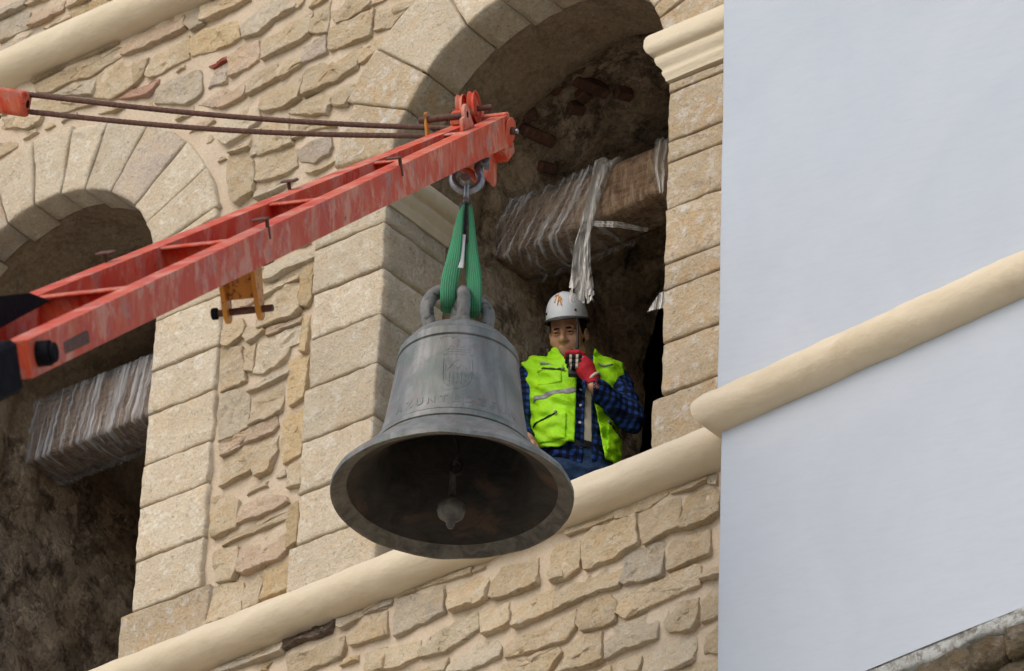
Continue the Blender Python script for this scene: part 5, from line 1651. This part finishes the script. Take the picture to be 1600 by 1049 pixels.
# head
F.ell(H(0, -.008, .034), (.074, .094, .098), 0.02, HR)
F.ell(H(0, .028, -.040), (.064, .062, .078), 0.025, HR)
F.ell(H(0, .052, -.088), (.036, .030, .026), 0.025, HR)
F.cap(H(-.052, .0, -.075), .020, H(-.020, .055, -.100), .016, 0.025); F.cap(H(.052, .0, -.075), .020, H(.020, .055, -.100), .016, 0.025)
for sg in (-1, 1):
    F.ell(H(.040 * sg, .058, -.030), (.026, .022, .026), 0.02, HR)
F.cap(H(-.040, .078, .020), .010, H(.040, .078, .020), .010, 0.018)
for sg in (-1, 1): F.ell(H(.031 * sg, .096, .001), (.017, .014, .011), 0.012, HR, sub=True)
F.cap(H(0, .088, .006), .0085, H(0, .108, -.030), .012, 0.010)
F.ell(H(0, .105, -.036), (.013, .014, .012), 0.008, HR)
for sg in (-1, 1): F.ell(H(.014 * sg, .096, -.038), (.009, .011, .009), 0.006, HR)
F.ell(H(0, .083, -.066), (.026, .013, .010), 0.008, HR)
F.ell(H(0, .080, -.080), (.022, .012, .009), 0.007, HR)
for sg in (-1, 1):
    F.ell(H(.079 * sg, -.012, -.010), (.010, .021, .032), 0.008, HR)
    F.ell(H(.085 * sg, -.008, -.008), (.006, .011, .018), 0.005, HR, sub=True)
iso('body', F.d, F, MAT['skin'], man, 1)
Xg, Yg, Zg = F.grid()
Ag, Bg, Cg = Xg, -Yg, Zg - BELT
wr = (0.0035 * np.sin(Ag * 61 + Cg * 48 + 2 * np.sin(Cg * 23)) + 0.003 * np.sin(Cg * 95 + Ag * 34 + Bg * 40 + 1.5 * np.sin(Ag * 31)) + 0.002 * np.sin(Bg * 130 + Cg * 60)).astype(np.float32)
def boxd(a0, a1, c0, c1):
    return np.maximum(np.maximum(a0 - Ag, Ag - a1), np.maximum(c0 - Cg, Cg - c1))
# shirt with an open front, sleeves to the wrists
wrist_cut = np.minimum(np.sqrt((Xg - WL[0]) ** 2 + (Yg - WL[1]) ** 2 + (Zg - WL[2]) ** 2) - .040, np.sqrt((Xg - WR[0]) ** 2 + (Yg - WR[1]) ** 2 + (Zg - WR[2]) ** 2) - .04)
gap0 = 0.046 + 0.012 * (0.35 - Cg); gap1 = 0.072 + 0.030 * (0.35 - Cg)
slot = np.maximum(np.maximum(gap0 - Ag, Ag - gap1), np.maximum(-Bg, np.maximum(-0.12 - Cg, Cg - 0.36)))
shirt = np.maximum.reduce([CLOTH - 0.016 + wr, -wrist_cut, Cg - 0.455 - 0.1 * np.abs(Ag) * 0, -0.075 - Cg - 0.02 * np.sin(Ag * 15), -slot])
iso('shirt', shirt, F, MAT['plaid'], man, 1)
tee = np.maximum.reduce([TORSO - 0.006, Cg - 0.43, -0.035 - Cg, 0.02 - Ag, Ag - 0.15, -Bg])
iso('undershirt', tee, F, MAT['cream_shirt'], man, 1)
# collar
v, f = [], []
for (sg, pts) in ((-1, [(-.075, -.02, .475), (-.078, .035, .468), (-.058, .085, .450), (-.022, .118, .418), (.020, .132, .372)]), (1, [(.068, -.02, .475), (.076, .035, .468), (.070, .080, .448), (.058, .112, .412), (.050, .13, .37)])):
    o_ = len(v)
    for i, p in enumerate(pts):
        e = i / 4
        up = (.040 + .006 * math.sin(i)) * (1 - .35 * e)
        for (dz, dout) in ((-.012, .0), (up, -.004), (up + .003, .006), (up * .35, .022), (-.010, .018)):
            v.append(L(p[0] + dout * sg * (.8 if i < 3 else .4), p[1] + dout * .7, p[2] + dz))
    for i in range(4):
        for j in range(5): f.append((o_ + i * 5 + j, o_ + i * 5 + (j + 1) % 5, o_ + (i + 1) * 5 + (j + 1) % 5, o_ + (i + 1) * 5 + j))
    f.append(tuple(o_ + j for j in range(5))); f.append(tuple(o_ + 20 + j for j in range(5)))
link_mesh('collar', v, f, MAT['plaid'], man)
# hi-vis vest: open shell over the shirt
arm_cut = np.full(F.d.shape, 9.0, np.float32)
for sg in (-1, 1):
    p0, p1 = np.array(L(.238 * sg, .015, .36)), np.array(L(.45 * sg, .03, .36))
    vv = p1 - p0
    h = np.clip(((Xg - p0[0]) * vv[0] + (Yg - p0[1]) * vv[1] + (Zg - p0[2]) * vv[2]) / (vv @ vv), 0, 1)
    q = np.sqrt((Xg - p0[0] - h * vv[0]) ** 2 + (Yg - p0[1] - h * vv[1]) ** 2 + ((Zg - p0[2] - h * vv[2]) * 0.72) ** 2) - 0.078
    arm_cut = np.minimum(arm_cut, q)
neck_cut = np.sqrt((Ag + .003) ** 2 + (Bg - .02) ** 2) - 0.088 + np.maximum(0, .42 - Cg) * 1.6
neck_cut = np.maximum(neck_cut, 0.30 - Cg)
le = np.where(Cg > 0.33, 0.012 - (Cg - .33) * 0.50, 0.012); ri = np.where(Cg > .3, .070 + (Cg - .3) * .05, .070 + (.3 - Cg) * .20)
open_ = np.maximum.reduce([le - Ag, Ag - ri, -Bg])
flare = np.maximum(0, .12 - Cg) * 0.10 * (Ag > 0.04)
low = np.where(Ag > 0.04, -0.055 - 0.10 * np.maximum(0, Ag - .08), -0.005 + 0.02 * np.sin(Ag * 20))
fold = (0.003 * np.sin(Ag * 38 + 3.0 * np.sin(Cg * 17 + 1)) * np.sin(Cg * 29 + 2.0 * np.sin(Ag * 21)) + 0.002 * np.sin(Cg * 62 + 2.5 * np.sin(Ag * 26)) * np.clip((Bg), 0, .1) * 10).astype(np.float32)
shell = TORSO - 0.026 - flare + wr * 1.3 + fold
VS = np.maximum.reduce([np.abs(shell - 0.006) - 0.0065, -arm_cut, -neck_cut, -open_, low - Cg])
iso('safety_vest', VS, F, MAT['vest'], man, 3)
vest = [o for o in man.children if o.name.startswith('safety_vest')][0]
def patch(name, a0, a1, c0, c1, th, mat, lift=0.010):
    d = np.maximum.reduce([shell - lift - th, -(shell - lift + 0.006), boxd(a0, a1, c0, c1), -Bg, -arm_cut - .006])
    return iso(name, d, F, mat, vest, 1)
patch('pocket', -.156, -.052, .285, .385, .007, MAT['vest'])
patch('pocket_flap', -.160, -.048, .355, .392, .012, MAT['vest'])
patch('pocket', -.168, -.028, .000, .125, .010, MAT['vest'])
patch('pocket', .150, .215, -.02, .135, .012, MAT['vest'])
d = np.maximum.reduce([shell - 0.0165, -(shell - 0.006), np.abs(Cg - .238 - .10 * (Ag + .08)) - 0.0145, -Bg, np.minimum(np.abs(Ag + .08) - .092, np.abs(Ag - .15) - .075), -open_ - .002, -arm_cut])
iso('reflective_strip', d, F, MAT['grey_tape'], vest, 1)
for a0, a1, cc in ((-.150, -.060, .405), (.095, .165, .415)):
    d = np.maximum.reduce([shell - 0.017, -(shell - 0.006), np.abs(Cg - cc + .15 * (Ag - a0) * (1 if a0 < 0 else 0) + .006 * np.sin(Ag * 60)) - 0.0055, a0 - Ag, Ag - a1, -Bg])
    iso('reflective_piping', d, F, MAT['grey_tape'], vest, 1)
def zip_line(p0, p1, name='zip'):
    pts = []
    for q in range(14):
        t = q / 13
        a, c = p0[0] + (p1[0] - p0[0]) * t, p0[1] + (p1[1] - p0[1]) * t
        ia = int(round((a - F.lo[0]) / RES)); ic = int(round((c + BELT - F.lo[2]) / RES))
        col_ = shell[ia, :, ic] - 0.024
        jb = np.argmax(col_ < 0)                                   # first inside sample from the viewer's side
        pts.append((a, F.lo[1] + jb * RES - 0.002, c + BELT))
    v_, f_ = tube(pts, .0042, 6)
    link_mesh(name, v_, f_, MAT['blackp'], vest)
    bm_ = bmesh.new(); bmesh.ops.create_icosphere(bm_, subdivisions=2, radius=.008, matrix=Matrix.Translation(Vector(pts[-1]) + Vector((0, -.004, 0))))
    link_bm('zip_pull', bm_, MAT['grey_tape'], vest, smooth=True)
zip_line((-.165, .095), (-.075, .128)); zip_line((.205, .075), (.155, .118)); zip_line((-.14, .365), (-.05, .352), 'pocket_seam')
# trousers, belt, boots
tr = np.maximum.reduce([LEGS - 0.012 + wr, Cg - 0.0, -0.93 - Cg, np.abs(Ag) - .24, np.where(Bg > .16, .1, -.1)])
iso('trousers', tr, F, MAT['denim'], man, 1)
bt_ = np.maximum.reduce([TORSO - 0.014, np.abs(Cg - .005) - .018])
iso('belt', bt_, F, MAT['blackp'], man, 1)
bo = np.maximum.reduce([LEGS - 0.012, Cg + 0.86, -0.983 - Cg])
iso('boot', bo, F, MAT['blackp'], man, 1)
# buttons down the placket
for c in (.40, .34, .27, .19, .10):
    a = 0.030
    ia = int(round((a - F.lo[0]) / RES)); ic = int(round((c + BELT - F.lo[2]) / RES))
    jb = np.argmax(shirt[ia, :, ic] < 0)
    bm = bmesh.new(); add_cyl(bm, (a, F.lo[1] + jb * RES - .001, c + BELT), (a, F.lo[1] + jb * RES - .005, c + BELT), .0062, seg=12)
    link_bm('button', bm, MAT['label'], man)
# eyes, brows, lips, hair
for sg in (-1, 1):
    bm = bmesh.new(); bmesh.ops.create_uvsphere(bm, u_segments=20, v_segments=14, radius=.0120, matrix=Matrix.Translation(Vector(H(.031 * sg, .0790, -.001))))
    e = link_bm('eye', bm, MAT['eyewhite'], man, smooth=True, sharp=180)
    bm = bmesh.new(); bmesh.ops.create_uvsphere(bm, u_segments=16, v_segments=10, radius=.0076, matrix=Matrix.Translation(Vector(H(.030 * sg, .0852, -.001))))
    link_bm('iris', bm, MAT['darkhair'], e, smooth=True, sharp=180)
    v, f = tube([H((.014 + .010 * q) * sg, .0945 - .0022 * q * q * .9, .0155 + .0024 * q - .0008 * q * q) for q in range(5)], [.003, .0042, .0044, .004, .0022], 8)
    link_mesh('eyebrow', v, f, MAT['darkhair'], man)
    v, f = tube([H((.018 + .0065 * q) * sg, .0925 - .0022 * (q - 2) ** 2 * .6, .0064 - .0009 * (q - 2) ** 2) for q in range(5)], .0036, 8)
    link_mesh('eyelid', v, f, MAT['skin'], man)
    v, f = tube([H((.018 + .0065 * q) * sg, .0912 - .0022 * (q - 2) ** 2 * .6, -.0088 + .0007 * (q - 2) ** 2) for q in range(5)], .0032, 8)
    link_mesh('eyelid', v, f, MAT['skin'], man)
v, f = tube([H(-.024 + .008 * q, .0905 - .0011 * (q - 3) ** 2, -.0735 + .0006 * abs(q - 3)) for q in range(7)], .0022, 6)
link_mesh('mouth', v, f, MAT['lips'], man)
Fh = Field((-.16, -.28, BELT + .42), (.16, .12, BELT + .86), .005)
Fh.ell(H(0, -.014, .032), (.079, .096, .101), .01, HR)
Xh, Yh, Zh = Fh.grid()
Ph = np.stack([Xh - HC.x, Yh - HC.y, Zh - HC.z], -1) @ HR
hair = np.maximum.reduce([Fh.d, Ph[..., 1] - .042 + .5 * np.maximum(0, .03 - Ph[..., 2]), -.055 - Ph[..., 2] + .0 * Ph[..., 0], np.where(Ph[..., 1] > -.03, -.012 - Ph[..., 2], -1)])
iso('hair', hair, Fh, MAT['darkhair'], man, 1)
# hard hat
hat = []
verts, faces = [], []
NR, NA = 14, 56
def hat_r(a, e):
    """a: angle round (0 = front), e: 0 rim .. 1 apex"""
    ca, sa = math.cos(a), math.sin(a)
    fx = .090 * math.cos(e * math.pi / 2) ** 0.72; fy = .112 * math.cos(e * math.pi / 2) ** 0.72
    ridge = .004 * math.exp(-(sa * fx / .016) ** 2) * math.sin(min(1, e * 2) * math.pi / 2)
    return fx * sa, fy * ca - .006, (.066) + .118 * math.sin(e * math.pi / 2) ** 0.92 + ridge
for i in range(NR + 1):
    for j in range(NA):
        a = 2 * math.pi * j / NA
        x, y, z = hat_r(a, min(.999, i / NR))
        verts.append(H(x, y, z))
for i in range(NR):
    for j in range(NA): faces.append((i * NA + j, i * NA + (j + 1) % NA, (i + 1) * NA + (j + 1) % NA, (i + 1) * NA + j))
helmet = link_mesh('hard_hat', verts, faces, MAT['hatwhite'], man)
verts, faces = [], []
prof = [(0.985, .066), (1.06, .058), (1.0, .052), (0.93, .060)]
for j in range(NA):
    a = 2 * math.pi * j / NA
    fr = max(0, math.cos(a)) ** 1.5
    for (s_, z_) in ((.985, .068), (1.09 + .34 * fr, .058 - .010 * fr), (1.085 + .335 * fr, .053 - .010 * fr), (.93, .056)):
        verts.append(H(.090 * s_ * math.sin(a) * (1 - .06 * fr), .112 * s_ * math.cos(a) - .006, z_))
for j in range(NA):
    for q in range(4): faces.append((j * 4 + q, j * 4 + (q + 1) % 4, ((j + 1) % NA) * 4 + (q + 1) % 4, ((j + 1) % NA) * 4 + q))
MAT['brim'] = plain('shaded_brim', (0.045, 0.04, 0.035), 0.5)  # shade seen under the peak is painted into the brim colour
link_mesh('hat_brim', verts, faces, MAT['brim'], helmet)
def on_hat(u, w, lift):
    e = 0.22 + w / .16
    x, y, z = hat_r(u / .115, e)
    n_ = Vector((x / .1 ** 2, y / .122 ** 2, (z - .05) / .13 ** 2)).normalized()
    return Vector(H(x + n_.x * lift, y + n_.y * lift, z + n_.z * lift))
MAT['sticker'] = plain('white_sticker', (0.74, 0.76, 0.77), 0.45)
vs, fs = [], []
for i in range(21):
    a = 2 * math.pi * i / 20
    if i < 20: vs.append(tuple(on_hat(-.014 + .034 * math.cos(a), .030 + .030 * math.sin(a), .0012)))
vs.append(tuple(on_hat(-.014, .030, .0016)))
fs = [(i, (i + 1) % 20, 20) for i in range(20)]
link_mesh('sticker', vs, fs, MAT['sticker'], helmet)
letter('T', -.034, .020, .058, 'emblem_letter', MAT['orange'], helmet, .0022, .0008, on_hat, R(-8))
letter('R', -.004, .004, .058, 'emblem_letter', MAT['orange'], helmet, .0034, .0008, on_hat, R(-8))
for u in (-.105, .085):
    bm = bmesh.new(); bmesh.ops.create_icosphere(bm, subdivisions=2, radius=.0055, matrix=Matrix.Translation(on_hat(u, -.016, .001)))
    link_bm('vent_hole', bm, MAT['blackp'], helmet, smooth=True)
# the gloved hand round the radio
DX, DZ = 0.000, -0.036
G = Field((-.09, -.34, BELT + .22), (.14, -.16, BELT + .48), .003)
G.cap(WL, .033, L(.078 + DX, .262, .292 + DZ), .031, .01)
G.ell(L(.046 + DX, .270, .338 + DZ), (.040, .026, .050), .02)
G.ell(L(.030 + DX, .276, .362 + DZ), (.026, .022, .042), .02)
G.cap(L(.07 + DX, .262, .29 + DZ), .030, L(.045 + DX, .27, .33 + DZ), .030, .02)
iso('glove', G.d, G, MAT['glove_red'], man, 1)
glove = [o for o in man.children if o.name.startswith('glove')][0]
def finger_mat():
    k = NB('black_and_cream_glove_fingers', 0.8, spec=0.2)
    v = k.coord()
    s = k.sep(v)
    w = k.math('SINE', k.math('MULTIPLY', s[0], 230.0))
    col = k.mix(k.math('GREATER_THAN', w, 0.35), (0.012, 0.011, 0.011), (0.50, 0.44, 0.34))
    return k.done(col)
MAT['finger'] = finger_mat()
for i, (c0, ln) in enumerate(((.402, 1.0), (.380, 1.06), (.357, 1.0), (.336, .86))):
    Gf = Field((-.09, -.34, BELT + .22), (.14, -.16, BELT + .50), .003)
    a0 = .010 + .006 * i
    k1 = L(a0 + DX, .292 - .002 * i, c0 + DZ); k2 = L(a0 - .042 * ln + DX, .282, c0 + .004 + DZ); k3 = L(a0 - .048 * ln + DX, .245, c0 + .004 + DZ); k4 = L(a0 - .020 + DX, .226, c0 + DZ)
    Gf.cap(L(a0 + .022 + DX, .285, c0 - .004 - .003 * i + DZ), .0115, k1, .0125, .006)
    Gf.cap(k1, .0125, k2, .0108, .006); Gf.cap(k2, .0108, k3, .0100, .006); Gf.cap(k3, .0100, k4, .0090, .006)
    iso('glove_finger', Gf.d, Gf, MAT['finger'] if i else MAT['glove_red'], glove, 1)
Gt = Field((-.06, -.33, BELT + .26), (.14, -.14, BELT + .50), .003)
Gt.cap(L(.070 + DX, .255, .318 + DZ), .017, L(.062 + DX, .240, .368 + DZ), .0145, .008); Gt.cap(L(.062 + DX, .240, .368 + DZ), .0145, L(.046 + DX, .226, .405 + DZ), .0125, .008); Gt.cap(L(.046 + DX, .226, .405 + DZ), .0125, L(.028 + DX, .222, .428 + DZ), .0105, .006)
iso('glove_thumb', Gt.d, Gt, MAT['cream_shirt'], glove, 1)
v, f = tube([Vector(L(.080 + DX, .262, .290 + DZ)) + Vector((0, 0, 0)) + (Vector((.72, 0, .69)) * math.cos(t) + Vector((0, -1, 0)) * math.sin(t)) * .032 for t in [i * math.pi / 12 for i in range(24)]], .008, 8, True)
link_mesh('glove_cuff', v, f, MAT['cream_shirt'], glove)

# the radio is held, so it stands on its own
radio = thing('two_way_radio', 'black two way radio with long antenna held in the red glove', 'radio')
mw = Matrix.Translation(man.location) @ Matrix.Rotation(PHI, 4, 'Z') @ Matrix.Scale(MS, 4)
rc = mw @ Vector(L(-.004 + DX, .250, .372 + DZ))
radio.location = rc; radio.rotation_euler = (0, 0, PHI)
bm = bmesh.new(); add_box(bm, (-.025, -.016, -.065), (.025, .016, .060), .006, None, 2)
link_bm('radio_body', bm, MAT['blackp'], radio, smooth=True)
v, f = tube([(.010, .004, .058), (.012, .004, .10), (.010, .004, .19), (.008, .004, .245)], [.0075, .0065, .005, .0045], 12)
link_mesh('antenna', v, f, MAT['blackp'], radio)
bm = bmesh.new(); add_cyl(bm, (-.012, 0, .058), (-.012, 0, .074), .0075, seg=14)
link_bm('knob', bm, MAT['blackp'], radio, smooth=True)
